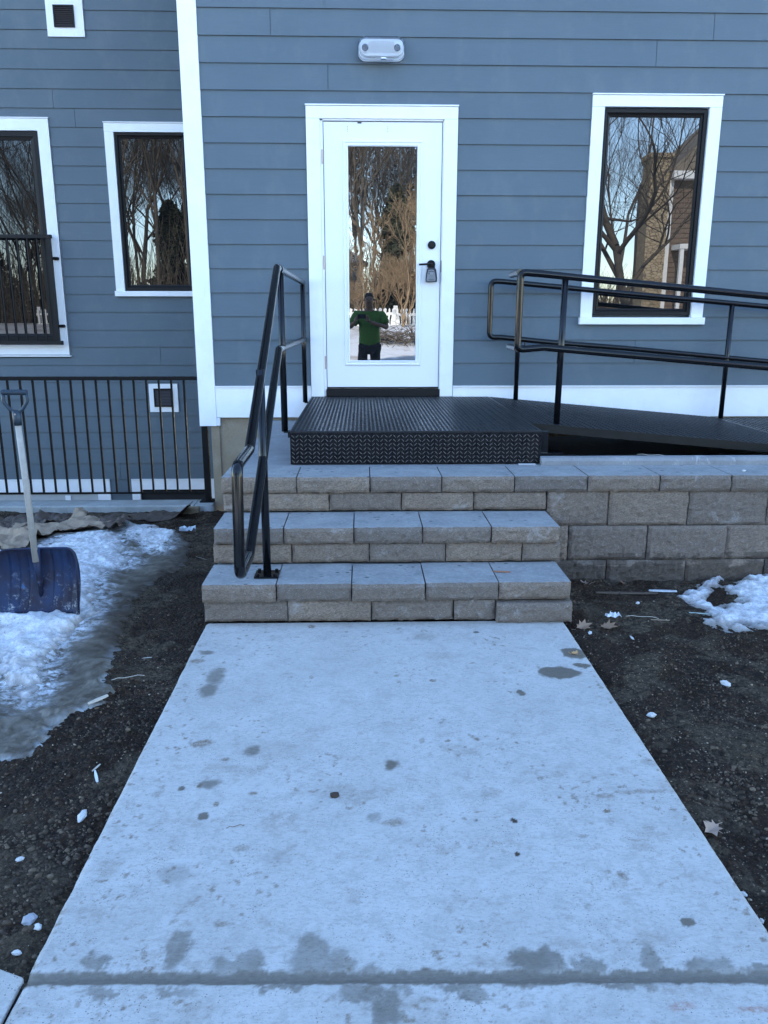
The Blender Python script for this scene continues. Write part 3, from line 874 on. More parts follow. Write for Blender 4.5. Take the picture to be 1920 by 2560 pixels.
M['lens'] = simple('white light plastic', (0.82, 0.84, 0.86), 0.25, 0, 0.03)
tcl = NT('clear polycarbonate'); tcl.color((0.95, 0.97, 1.0)).rough(0.06).set(Transmission_Weight=1.0, IOR=1.45)
M['clear'] = tcl.mat
M['chrome'] = simple('faceted chrome', (0.10, 0.105, 0.115), 0.12, 1.0, 0.2, 220, 1.0, 260)


def at0(mb, name, mat, parent, **k):
    """mesh given in world metres, parented to an Empty with a location"""
    o = mb.build(name, mat, parent, **k)
    o.matrix_parent_inverse = Matrix.Translation(-parent.location)
    return o


at0(MB().prism(rrect(-0.172 + 0.4435, 0.172 + 0.4435, 2.437, 2.590, 0.055), -0.036, -0.0165), 'backplate', M['lens'], lt, bevel=0.003)
at0(MB().prism(rrect(0.292, 0.595, 2.462, 2.575, 0.045), -0.070, -0.037), 'housing', M['lens'], lt, bevel=0.010, seg=3)
mb = MB()
for k in range(14): mb.box(0.352, 0.535, -0.0735, -0.0705, 2.487 + k * 0.0058, 2.4895 + k * 0.0058)
at0(mb, 'reflector_ribs', M['lens'], lt)
for x in (0.322, 0.561):
    at0(MB().tube([(x, -0.070, 2.518), (x, -0.084, 2.518)], 0.027, 20, r2=0.024), 'lamp_head', M['chrome'], lt)
    at0(MB().tube([(x, -0.0702, 2.518), (x, -0.078, 2.518)], 0.034, 24, r2=0.031), 'lamp_rim', M['lens'], lt)
outer = rrect(0.268, 0.619, 2.430, 2.597, 0.060)
cov = MB()
n = len(outer)
rings = [(outer, -0.022), (outer, -0.060), ([(0.4435 + (x - 0.4435) * 0.97, 2.5135 + (z - 2.5135) * 0.94) for x, z in outer], -0.080), ([(0.4435 + (x - 0.4435) * 0.90, 2.5135 + (z - 2.5135) * 0.82) for x, z in outer], -0.096)]
v = [(x, y, z) for rg, y in rings for x, z in rg]
f = []
for k in range(3):
    for i in range(n): f.append((k * n + i, (k + 1) * n + i, (k + 1) * n + (i + 1) % n, k * n + (i + 1) % n))
f.append(tuple(3 * n + i for i in range(n)))
cov.add(v, f)
o = at0(cov, 'clear_cover', M['clear'], lt)
sm = o.modifiers.new('thick', 'SOLIDIFY'); sm.thickness = 0.0025; sm.offset = -1
at0(MB().box(0.440, 0.478, -0.0975, -0.060, 2.440, 2.449), 'latch', M['lens'], lt)

# lockbox on the lever --------------------------------------------------
lb = empty('key_lockbox', (0.843, -0.05, 0.85), 'grey and black combination key lockbox hanging from the door handle', 'lockbox')
bx = [(0.800, 0.848), (0.886, 0.850), (0.889, 0.875), (0.884, 0.915), (0.878, 0.950), (0.862, 0.956), (0.822, 0.956), (0.808, 0.950), (0.802, 0.915), (0.798, 0.875)]
M['rubber'] = simple('black rubber', (0.02, 0.02, 0.03), 0.6)
at0(MB().prism(bx, -0.062, -0.014), 'body', M['rubber'], lb, bevel=0.004)
fp = [(0.805, 0.853), (0.873, 0.855), (0.875, 0.875), (0.868, 0.915), (0.862, 0.938), (0.850, 0.943), (0.828, 0.943), (0.814, 0.937), (0.810, 0.915), (0.804, 0.875)]
at0(MB().prism(fp, -0.066, -0.0625), 'faceplate', simple('silver face', (0.17, 0.18, 0.19), 0.45, 0.0), lb, bevel=0.001)
at0(MB().tube(fillet([(0.820, -0.038, 0.95), (0.820, -0.038, 1.008), (0.866, -0.038, 1.008), (0.866, -0.038, 0.95)], 0.022), 0.0055, 12), 'shackle', M['frame'], lb)
at0(MB().prism([(0.816, 0.928), (0.840, 0.934), (0.862, 0.928), (0.860, 0.925), (0.840, 0.930), (0.818, 0.925)], -0.0675, -0.0662), 'shutter_lip', M['dark'], lb)
mb = MB()
for k in range(4): mb.box(0.828 + k * 0.007, 0.8335 + k * 0.007, -0.0685, -0.0662, 0.905, 0.922)
at0(mb, 'number_wheels', simple('wheel grey', (0.25, 0.26, 0.28), 0.5), lb)
at0(MB().box(0.819, 0.8245, -0.068, -0.0662, 0.907, 0.919), 'open_button', M['dark'], lb)


def text(body, size, loc, mat, parent, name='lettering', shear=0.0):
    cu = bpy.data.curves.new(name, 'FONT')
    cu.body = body; cu.size = size; cu.align_x = 'CENTER'; cu.align_y = 'CENTER'; cu.extrude = 0.0003; cu.shear = shear
    cu.materials.append(mat)
    tmp = bpy.data.objects.new('tmp_text', cu)
    COL.objects.link(tmp)
    me = bpy.data.meshes.new_from_object(tmp.evaluated_get(bpy.context.evaluated_depsgraph_get()))
    bpy.data.objects.remove(tmp)
    o = bpy.data.objects.new(name, me)
    COL.objects.link(o)
    o.parent = parent
    o.rotation_euler = (R(90), 0, 0)
    o.location = Vector(loc) - parent.location
    return o


text('Master', 0.0165, (0.840, -0.0666, 0.866), M['dark'], lb, shear=0.2)

# balcony railing on the wing -----------------------------------------
YB = YW - 0.10
br = empty('balcony_railing', (-3.7, YB, 0.32), 'dark metal balcony railing bolted across the tall glazed door', 'railing')
at0(MB().box(-4.5, -2.972, YB - 0.022, YB + 0.022, 1.375, 1.412), 'top_rail', M['frame'], br, bevel=0.003)
at0(MB().box(-4.5, -2.957, YB - 0.022, YB + 0.022, 0.280, 0.322), 'bottom_rail', M['frame'], br, bevel=0.003)
at0(MB().box(-3.03, -2.985, YB - 0.018, YB + 0.018, 0.3225, 1.3745), 'post', M['frame'], br)
at0(MB().box(-4.49, -4.445, YB - 0.018, YB + 0.018, 0.3225, 1.3745), 'post', M['frame'], br)
_b = None
for k in range(13):
    x = -3.128 - 0.1035 * k
    if _b is None: _b = MB().box(-0.007, 0.007, YB - 0.007, YB + 0.007, 0.3225, 1.3745).mesh('baluster'); _b.materials.append(M['frame'])
    o = bpy.data.objects.new('baluster', _b); COL.objects.link(o); o.parent = br; o.location = Vector((x, 0, 0)) - br.location
for z in (1.177, 0.476):
    at0(MB().prism(rrect(-3.005, -2.937, z - 0.017, z + 0.017, 0.0165), YB + 0.06, YB + 0.072).box(-2.99, -2.975, YB + 0.01, YB + 0.062, z - 0.012, z + 0.012), 'mounting_tab', M['frame'], br)

# railing along the kerb -------------------------------------------------
YK = 0.03
_sv = M['black']; M['black'] = M['satin']
ar = empty('area_railing', (-2.5, YK, -0.95), 'black metal railing with thin balusters standing on the concrete kerb', 'railing')
at0(MB().box(-4.6, -1.055, YK - 0.022, YK + 0.022, 0.070, 0.100), 'top_rail', M['black'], ar, bevel=0.004)
at0(MB().box(-4.6, -1.058, YK - 0.008, YK + 0.008, -0.888, -0.872), 'bottom_rail', M['black'], ar)
at0(MB().box(-1.058, -1.008, YK - 0.025, YK + 0.025, -0.948, 0.100), 'post', M['black'], ar, bevel=0.003)
at0(MB().box(-1.098, -0.980, YK - 0.060, YK + 0.060, -0.9545, -0.944), 'base_plate', M['black'], ar)
_b = MB().box(-0.0075, 0.0075, YK - 0.0075, YK + 0.0075, -0.8715, 0.0695).mesh('baluster'); _b.materials.append(M['black'])
for x in [-1.186 - 0.1028 * k for k in range(33)]:
    o = bpy.data.objects.new('baluster', _b); COL.objects.link(o); o.parent = ar; o.location = Vector((x, 0, 0)) - ar.location

M['black'] = _sv
# ------------------------------------------------------------------ kerb, well, terrace
k_ = MB()
xs = np.linspace(-6.6, -1.13, 60)
prev = None
for i, x in enumerate(xs):
    j = 0.006 * math.sin(i * 2.1) + 0.004 * math.sin(i * 5.3)
    row = [(x, 0.10, -3.2), (x, 0.10, -0.957), (x, -0.115 + j * .3, -0.955), (x, -0.127 + j, -0.966), (x, -0.135 + j, -1.25)]
    k_.v += row
    if i:
        b = (i - 1) * 5
        for q in range(4): k_.f.append((b + q, b + q + 1, b + q + 6, b + q + 5)); k_.m.append(0)
k_.f.append((295, 296, 297, 298, 299)); k_.m.append(0)
o = k_.build('kerb', M['kerb'], None, bevel=0)
tag(o, kind='structure')
MB2 = MB().box(-1.125, -0.978, -0.135, 0.10, -3.2, -0.955).build('kerb_end', M['kerb'], None, bevel=0.006); tag(MB2, kind='structure')
o = MB().box(-6.6, -0.98, 0.101, YW + 0.05, -3.3, -3.1).build('well_floor', M['pad']); tag(o, kind='structure')

# metal landing ----------------------------------------------------------
def tread_bars(mb, origin, ux, uy, n, w, h, pitch=0.0245, L=0.026, wd=0.0052, hh=0.0018):
    """low raised bars in alternating directions over a w x h rectangle"""
    O, U, V, N = Vector(origin), Vector(ux), Vector(uy), Vector(n)
    nx, ny = int(w / pitch), int(h / pitch)
    for j in range(ny):
        for i in range(nx):
            a = R(45) if i % 2 else R(-45)
            a += 0.0
            c = O + U * ((i + 0.5) * pitch) + V * ((j + 0.5) * pitch)
            d = (U * math.cos(a) + V * math.sin(a))
            e = (V * math.cos(a) - U * math.sin(a))
            p = [c - d * L / 2, c - d * L * 0.2 + e * wd / 2, c + d * L * 0.2 + e * wd / 2, c + d * L / 2, c + d * L * 0.2 - e * wd / 2, c - d * L * 0.2 - e * wd / 2]
            t = [c - d * L * 0.30 + N * hh, c + d * L * 0.30 + N * hh]
            mb.add(p + t, [(0, 5, 6), (0, 6, 1), (1, 6, 7, 2), (5, 4, 7, 6), (2, 7, 3), (4, 3, 7)])


PX0, PX1, PY = -0.132, 1.330, -2.045
ZP, ZT1, ZT2, ZT3, ZW = -0.061, -0.259, -0.453, -0.643, -0.839
lnd = empty('metal_landing', (0.6, -1.0, ZT1), 'black diamond-plate steel landing box in front of the door', 'landing')
at0(MB().box(PX0, PX1, PY, -0.040, ZP - 0.012, ZP), 'top_plate', M['ptop'], lnd, bevel=0.002)
at0(MB().box(PX0, PX1, PY, PY + 0.008, ZT1 + 0.004, ZP - 0.0125), 'front_plate', M['plate'], lnd)
at0(MB().box(PX0, PX0 + 0.008, PY + 0.009, -0.040, ZT1 + 0.004, ZP - 0.0125), 'side_plate', M['plate'], lnd)
at0(MB().box(PX1 - 0.008, PX1, PY + 0.009, -0.040, ZT1 + 0.004, ZP - 0.0125), 'side_plate', M['plate'], lnd)
mb = MB(); tread_bars(mb, (PX0 + 0.004, PY - 0.0003, ZT1 + 0.008), (1, 0, 0), (0, 0, 1), (0, -1, 0), PX1 - PX0 - 0.008, 0.186, 0.0245, 0.0285, 0.0048, 0.0018)
o = at0(mb, 'front_tread_bars', M['highlit'], lnd); o['kind'] = 'stuff'
mb = MB(); tread_bars(mb, (PX0 + 0.006, PY + 0.004, ZP + 0.0003), (1, 0, 0), (0, 1, 0), (0, 0, 1), PX1 - PX0 - 0.012, 1.99, 0.0245, 0.025, 0.0050, 0.0014)
o = at0(mb, 'top_tread_bars', M['ptop'], lnd); o['kind'] = 'stuff'
at0(MB().box(1.20, 1.30, -2.075, -2.03, ZT1 - 0.0, ZT1 + 0.004), 'shim', simple('pale plastic shim', (0.5, 0.5, 0.5), 0.5), lnd)

# metal ramp -------------------------------------------------------------
rp = empty('metal_ramp', (2.5, -0.9, -0.2), 'black tread-plate ramp sloping down to the right from the landing', 'ramp')
RX0, RX1, RY = 1.334, 3.255, -1.708
zr = lambda x: -0.062 - (x - RX0) * (0.174 / (RX1 - RX0))
pv = [(RX0, RY, zr(RX0)), (RX1, RY, zr(RX1)), (RX1, -0.045, zr(RX1)), (RX0, -0.045, zr(RX0))]
dn = lambda P, d: [(x, y, z - d) for x, y, z in P]
at0(MB().add(pv + dn(pv, 0.008), [(0, 1, 2, 3), (7, 6, 5, 4), (0, 4, 5, 1), (1, 5, 6, 2), (2, 6, 7, 3), (3, 7, 4, 0)]), 'ramp_plate', M['ptop'], rp)
sl = Vector((1, 0, -0.174 / (RX1 - RX0))).normalized()
mb = MB(); tread_bars(mb, (RX0 + 0.004, RY + 0.006, zr(RX0) + 0.0003), sl, (0, 1, 0), (0, 0, 1), RX1 - RX0 - 0.01, 1.65, 0.0245, 0.025, 0.0054, 0.0022)
o = at0(mb, 'ramp_tread_bars', M['ptop'], rp); o['kind'] = 'stuff'
M['edge'] = simple('scuffed black edge', (0.008, 0.007, 0.006), 0.4, 0, 0.9, 14, ior=1.35)
fl = [(RX0, RY - 0.006, zr(RX0) + 0.001), (RX1, RY - 0.006, zr(RX1) + 0.001), (RX1, RY - 0.0005, zr(RX1) + 0.001), (RX0, RY - 0.0005, zr(RX0) + 0.001)]
fb = dn(fl, 0.052)
at0(MB().add(fl + fb, [(0, 1, 2, 3), (7, 6, 5, 4), (0, 4, 5, 1), (1, 5, 6, 2), (2, 6, 7, 3), (3, 7, 4, 0)]), 'edge_channel', M['edge'], rp)
zr1 = zr(RX1) - 0.004
at0(MB().box(RX1 + 0.003, 5.5, RY, -0.045, zr1 - 0.008, zr1), 'lower_plate', M['plate'], rp)
mb = MB(); tread_bars(mb, (RX1 + 0.01, RY + 0.006, zr1 + 0.0003), (1, 0, 0), (0, 1, 0), (0, 0, 1), 0.8, 1.65, 0.0245, 0.025, 0.0054, 0.0022)
o = at0(mb, 'lower_tread_bars', M['plate'], rp); o['kind'] = 'stuff'
at0(MB().box(RX1 + 0.003, 5.5, RY - 0.006, RY - 0.0005, zr1 - 0.05, zr1 + 0.001), 'edge_channel', M['edge'], rp)
at0(MB().box(RX0 + 0.02, 5.4, RY + 0.25, RY + 0.27, -0.32, -0.31).box(RX0 + 0.01, RX0 + 0.045, RY + 0.0, RY + 0.035, -0.209, zr(RX0) - 0.009), 'ramp_leg', M['black'], rp)
at0(MB().box(RX0 + 0.002, RX0 + 0.14, RY - 0.30, RY - 0.22, -0.209, -0.202), 'foot_plate', M['black'], rp)
at0(MB().box(RX0 + 0.004, RX0 + 0.05, RY - 0.28, RY - 0.245, -0.202, -0.075), 'ramp_leg', M['black'], rp)

# left handrail ----------------------------------------------------------
TR = 0.0212
XR = -0.180
hr = empty('stair_handrail', (XR, -2.9, ZT3), 'black pipe handrail at the left of the steps, plated to the bottom tread', 'handrail')
E_ = [(-3.345, 0.047), (-3.685, 0.040), (-3.730, -0.375), (-3.475, -0.372)]
path = [(XR, -0.045, 0.842), (XR, -2.030, 0.842), (XR, E_[0][0], E_[0][1]), (XR, E_[1][0], E_[1][1]), (XR, E_[2][0], E_[2][1]), (XR, E_[3][0], E_[3][1]), (XR, -2.058, 0.402), (XR, -0.03, 0.402)]
fp_ = fillet(path[:2] + path[2:], 0.045, 7)
at0(MB().tube(fp_, TR, 18), 'rail_tube', M['black'], hr, smooth=True)
for (y, z0, z1) in ((-1.845, -0.09, 0.822), (-0.085, -0.10, 0.822)):
    at0(MB().tube([(XR, y, z0), (XR, y, z1)], 0.0195, 16), 'post', M['black'], hr, smooth=True)
    at0(MB().box(XR - 0.004, PX0 - 0.001, y - 0.03, y + 0.03, z0 - 0.006, z0 + 0.003).box(XR + 0.02, PX0 - 0.001, y - 0.028, y + 0.028, z0 - 0.035, z0 - 0.006), 'post_bracket', M['black'], hr)
at0(MB().tube([(XR, -2.912, ZT3 + 0.008), (XR, -2.912, 0.345)], 0.0195, 16), 'post', M['black'], hr, smooth=True)
at0(MB().box(XR - 0.058, XR + 0.058, -2.970, -2.862, ZT3 + 0.002, ZT3 + 0.010), 'base_plate', M['black'], hr)
mb = MB()
for sx in (-1, 1):
    for yy in (-2.878, -2.955): mb.tube([(XR + sx * 0.042, yy, ZT3 + 0.010), (XR + sx * 0.042, yy, ZT3 + 0.020)], 0.008, 6)
at0(mb, 'bolts', M['black'], hr)
# square end sleeve just behind the upper corner of the sloping rail
at0(MB().tube([(XR, -1.95, 0.842), (XR, -1.86, 0.842)], TR + 0.0025, 18), 'collar', M['black'], hr, smooth=True)

# ramp railings ------------------------------------------------------------
YF = -1.678
rf = empty('ramp_railing', (2.4, YF, -0.1), 'black two-pipe railing along the outer edge of the ramp', 'railing', 'railings along the ramp')
top = [(1.238, YF, 0.842), (1.36, YF, 0.829), (1.868, YF, 0.784), (2.758, YF, 0.703), (5.2, YF, 0.480)]
low = [(1.240, YF, 0.392), (1.355, YF, 0.402), (1.450, YF, 0.394), (1.901, YF, 0.354), (2.809, YF, 0.277), (5.2, YF, 0.07)]
lp = [(5.2, YF, 0.475), (2.758, YF, 0.703), (1.868, YF, 0.784), (1.36, YF, 0.831), (1.240, YF, 0.840), (1.240, YF, 0.385), (1.40, YF, 0.398), (1.901, YF, 0.354), (2.809, YF, 0.277), (5.2, YF, 0.07)]
at0(MB().tube(fillet(lp, 0.035, 7), TR, 18), 'rail_loop', M['black'], rf, smooth=True)
for z, L_ in ((0.838, 0.27), (0.392, 0.27)):
    p0 = Vector((1.238, YF, z))
    at0(MB().tube([p0, p0 + Vector((0, L_, 0)), p0 + Vector((0, L_ + 0.012, 0))], TR, 18, r2=TR * 0.93), 'rail_stub', M['black'], rf, smooth=False)
for x in (1.513, 3.30, 4.6):
    zt = 0.816 - (x - 1.513) * 0.092
    at0(MB().tube([(x, YF + 0.035, zr(min(x, RX1)) + 0.0), (x, YF + 0.004, zt)], 0.0195, 16), 'post', M['black'], rf, smooth=True)
    at0(MB().tube([(x - 0.02, YF + 0.02, 0.30 - (x - 1.513) * 0.09), (x - 0.02, YF + 0.004, 0.38 - (x - 1.513) * 0.09)], 0.004, 8), 'bracket', M['black'], rf)
YBk = -0.120
rb = empty('ramp_railing', (2.4, YBk, -0.1), 'black two-pipe railing against the wall on the inner edge of the ramp', 'railing', 'railings along the ramp')
lp = [(5.2, YBk, 0.485), (3.552, YBk, 0.661), (2.377, YBk, 0.762), (1.853, YBk, 0.810), (1.409, YBk, 0.850), (1.310, YBk, 0.855), (1.310, YBk, 0.420), (1.40, YBk, 0.420), (1.852, YBk, 0.376), (2.409, YBk, 0.334), (3.605, YBk, 0.226), (5.2, YBk, 0.075)]
at0(MB().tube(fillet(lp, 0.055, 8), TR, 18), 'rail_loop', M['black'], rb, smooth=True)
for x in (1.543, 3.260, 4.7):
    zt = 0.83 - (x - 1.543) * 0.087
    at0(MB().tube([(x, YBk, zr(min(x, RX1))), (x, YBk, zt)], 0.0195, 16), 'post', M['black'], rb, smooth=True)
    at0(MB().tube(fillet([(x + 0.01, YBk - 0.0, 0.20 - (x - 3.26) * 0.09), (x + 0.055, YBk - 0.0, 0.20 - (x - 3.26) * 0.09), (x + 0.055, YBk, 0.24 - (x - 3.26) * 0.09)], 0.01), 0.005, 8), 'bracket', M['black'], rb)

# ------------------------------------------------------------------ steps and retaining wall
rs = np.random.RandomState(11)


def block(x0, x1, y0, z0, z1, depth, parent, cap, wet=False, seed=0, left_end=False, right_end=False):
    """cast block: a rough split front, softened broken edges, smooth top"""
    nx = max(4, int((x1 - x0) / 0.015)); nz = max(3, int((z1 - z0) / 0.015))
    xs, zs = np.linspace(x0, x1, nx + 1), np.linspace(z0, z1, nz + 1)
    X, Z = np.meshgrid(xs, zs)
    off = seed * 3.71
    Y = y0 - 0.017 * np.abs(fbm(X * 13 + off, Z * 16 + off, 4, 0.6)) + 0.005 * fbm(X * 45 + off, Z * 45, 2)
    ed = np.minimum(np.minimum(X - x0, x1 - X), np.minimum(Z - z0, z1 - Z))
    Y += 0.012 * (1 - sstep(0, 0.018, ed + 0.004 * pnoise(X * 50 + off, Z * 50)))
    X = X.copy(); Z = Z.copy()
    wob = 0.005
    X[:, 0] += wob * pnoise(Z[:, 0] * 35 + off, Z[:, 0] * 0 + 1.3); X[:, -1] += wob * pnoise(Z[:, -1] * 35 + off, Z[:, -1] * 0 + 7.3)
    Z[0] += wob * pnoise(X[0] * 25 + off, X[0] * 0 + 3.3); Z[-1] += 0.6 * wob * pnoise(X[-1] * 25 + off, X[-1] * 0 + 4.3)
    v = [(float(a), float(b), float(c)) for a, b, c in zip(X.ravel(), Y.ravel(), Z.ravel())]
    f, m = [], []
    w = nx + 1
    for j in range(nz):
        for i in range(nx):
            f.append((j * w + i, j * w + i + 1, (j + 1) * w + i + 1, (j + 1) * w + i)); m.append(0)
    # lip row behind the front so that top edge reads crumbly, then back corners
    base = len(v)
    top = [nz * w + i for i in range(w)]
    for i in range(w):
        v.append((float(xs[i]), y0 + 0.013 + 0.003 * float(pnoise(np.array(xs[i] * 60.0), np.array(off))), z1 + 0.0006))
    lip = list(range(base, base + w))
    for i in range(nx): f.append((top[i], top[i + 1], lip[i + 1], lip[i])); m.append(0 if not cap else 1)
    b2 = len(v)
    v += [(x0, y0 + depth, z1), (x1, y0 + depth, z1), (x0, y0 + depth, z0), (x1, y0 + depth, z0)]
    f.append(tuple(lip) + (b2 + 1, b2)); m.append(1 if cap else 0)
    f.append(tuple([b2 + 2, b2] + [lip[0]] + [j * w for j in range(nz, -1, -1)])); m.append(0)
    f.append(tuple([b2 + 1, b2 + 3] + [j * w + nx for j in range(nz + 1)] + [lip[-1]])); m.append(0)
    f.append(tuple(range(nx, -1, -1)) + (b2 + 2, b2 + 3)); m.append(0)
    f.append((b2, b2 + 1, b2 + 3, b2 + 2)); m.append(0)
    me = bpy.data.meshes.new('block')
    me.from_pydata(v, [], f)
    me.polygons.foreach_set('material_index', m)
    me.update()
    o = link('cap_stone' if cap else 'block', me, [M['splitwet'] if wet else M['split'], M['cap']], parent)
    return o


steps = empty('stone_steps', (0.4, -3.05, ZW), 'three broad steps of tan split-face blocks leading up to the landing', 'steps')
sd = 0


def course(xs, y, z0, z1, depth, parent, cap, wet=False, gap=0.0028, tw=0.005):
    global sd
    for a, b in zip(xs[:-1], xs[1:]):
        sd += 1
        o = block(a + gap, b - gap, y + rs.uniform(-tw, tw), z0 + rs.uniform(0, 0.0015), z1 - rs.uniform(0, 0.002), depth, parent, cap, wet, sd)
        o.matrix_parent_inverse = Matrix.Translation(-parent.location)


T1C = [-0.476] + T1C[1:6]
course(T3C, -3.058, -0.730, ZT3, 0.325, steps, True)
course(T3B[:-1], -3.040, ZW + 0.004, -0.734, 0.30, steps, False)
course([T3B[-2], T3B[-1]], -3.078, ZW + 0.002, -0.741, 0.28, steps, False)
course(T2C, -2.748, -0.537, ZT2, 0.345, steps, True)
course(T2B, -2.730, ZT3 + 0.003, -0.542, 0.32, steps, False)
course(T1C, -2.412, -0.347, ZT1, 0.325, steps, True)
course(T1B, -2.394, ZT2 + 0.003, -0.352, 0.30, steps, False)
o = MB().box(-0.462, 1.265, -2.74, -2.45, -1.0, ZT3 - 0.012).box(-0.462, 1.265, -2.42, -2.11, -1.0, ZT2 - 0.012).build('step_core', M['pad'], steps)
o.matrix_parent_inverse = Matrix.Translation(-steps.location)
# the side walls of the raised terrace on the left
for (z0, z1, off) in ((-1.05, -0.86, 0.0), (-0.857, -0.66, 0.2), (-0.657, -0.456, 0.0), (-0.453, -0.350, 0.2)):
    pass

rw = empty('retaining_wall', (2.4, -2.35, -0.9), 'low retaining wall of tan split-face blocks to the right of the steps', 'wall')
pit = 0.4470
R1x = [1.300] + R1[1:4] + [2.534 + 0.446 * k for k in (1, 2, 3, 4, 5)]
R2x = [1.16] + R2 + [2.322 + 0.446 * k for k in (1, 2, 3, 4, 5, 6)]
R3x = [1.215] + R3 + [2.552 + 0.446 * k for k in (1, 2, 3, 4, 5)]
course([T1C[-1] if False else 1.515, 1.912, 2.308] + [2.308 + 0.396 * k for k in range(1, 8)], -2.412, -0.347, ZT1, 0.325, rw, True)
course(R1x, -2.392, -0.543, -0.350, 0.28, rw, False, True)
course(R2x, -2.396, -0.742, -0.546, 0.28, rw, False, True)
course(R3x, -2.400, -0.930, -0.745, 0.28, rw, False, True)

terr = MB().box(-0.462, 1.325, -2.105, 0.012, -1.2, ZT1 - 0.001).build('terrace_slab', M['pad']); tag(terr, kind='structure')
tb = MB()
xs_ = np.linspace(1.327, 5.6, 40)
for i, x in enumerate(xs_):
    j = 0.004 * math.sin(i * 1.7)
    tb.v += [(x, 0.012, -0.40), (x, -1.20, -0.39), (x, -1.62, -0.285), (x, -2.04, -0.213 + j * .3), (x, -2.078 + j, -0.217), (x, -2.090 + j, -0.235), (x, -2.092 + j, -1.2)]
    if i:
        b = (i - 1) * 7
        for q in range(6): tb.f.append((b + q, b + q + 1, b + q + 8, b + q + 7)); tb.m.append(0)
tb.f.append((0, 1, 2, 3, 4, 5, 6)); tb.m.append(0)
o = tb.build('ramp_pad', M['pad']); tag(o, kind='structure')

# ------------------------------------------------------------------ walkway
def wedge_bot(x):  # walk left/right edges
    return x


wk = empty('walkway', (0.4, -4.2, ZW), kind='structure')
h_ = 0.005
JX = lambda X: -5.110 - (X + 0.46) * 0.0225          # joint centre line


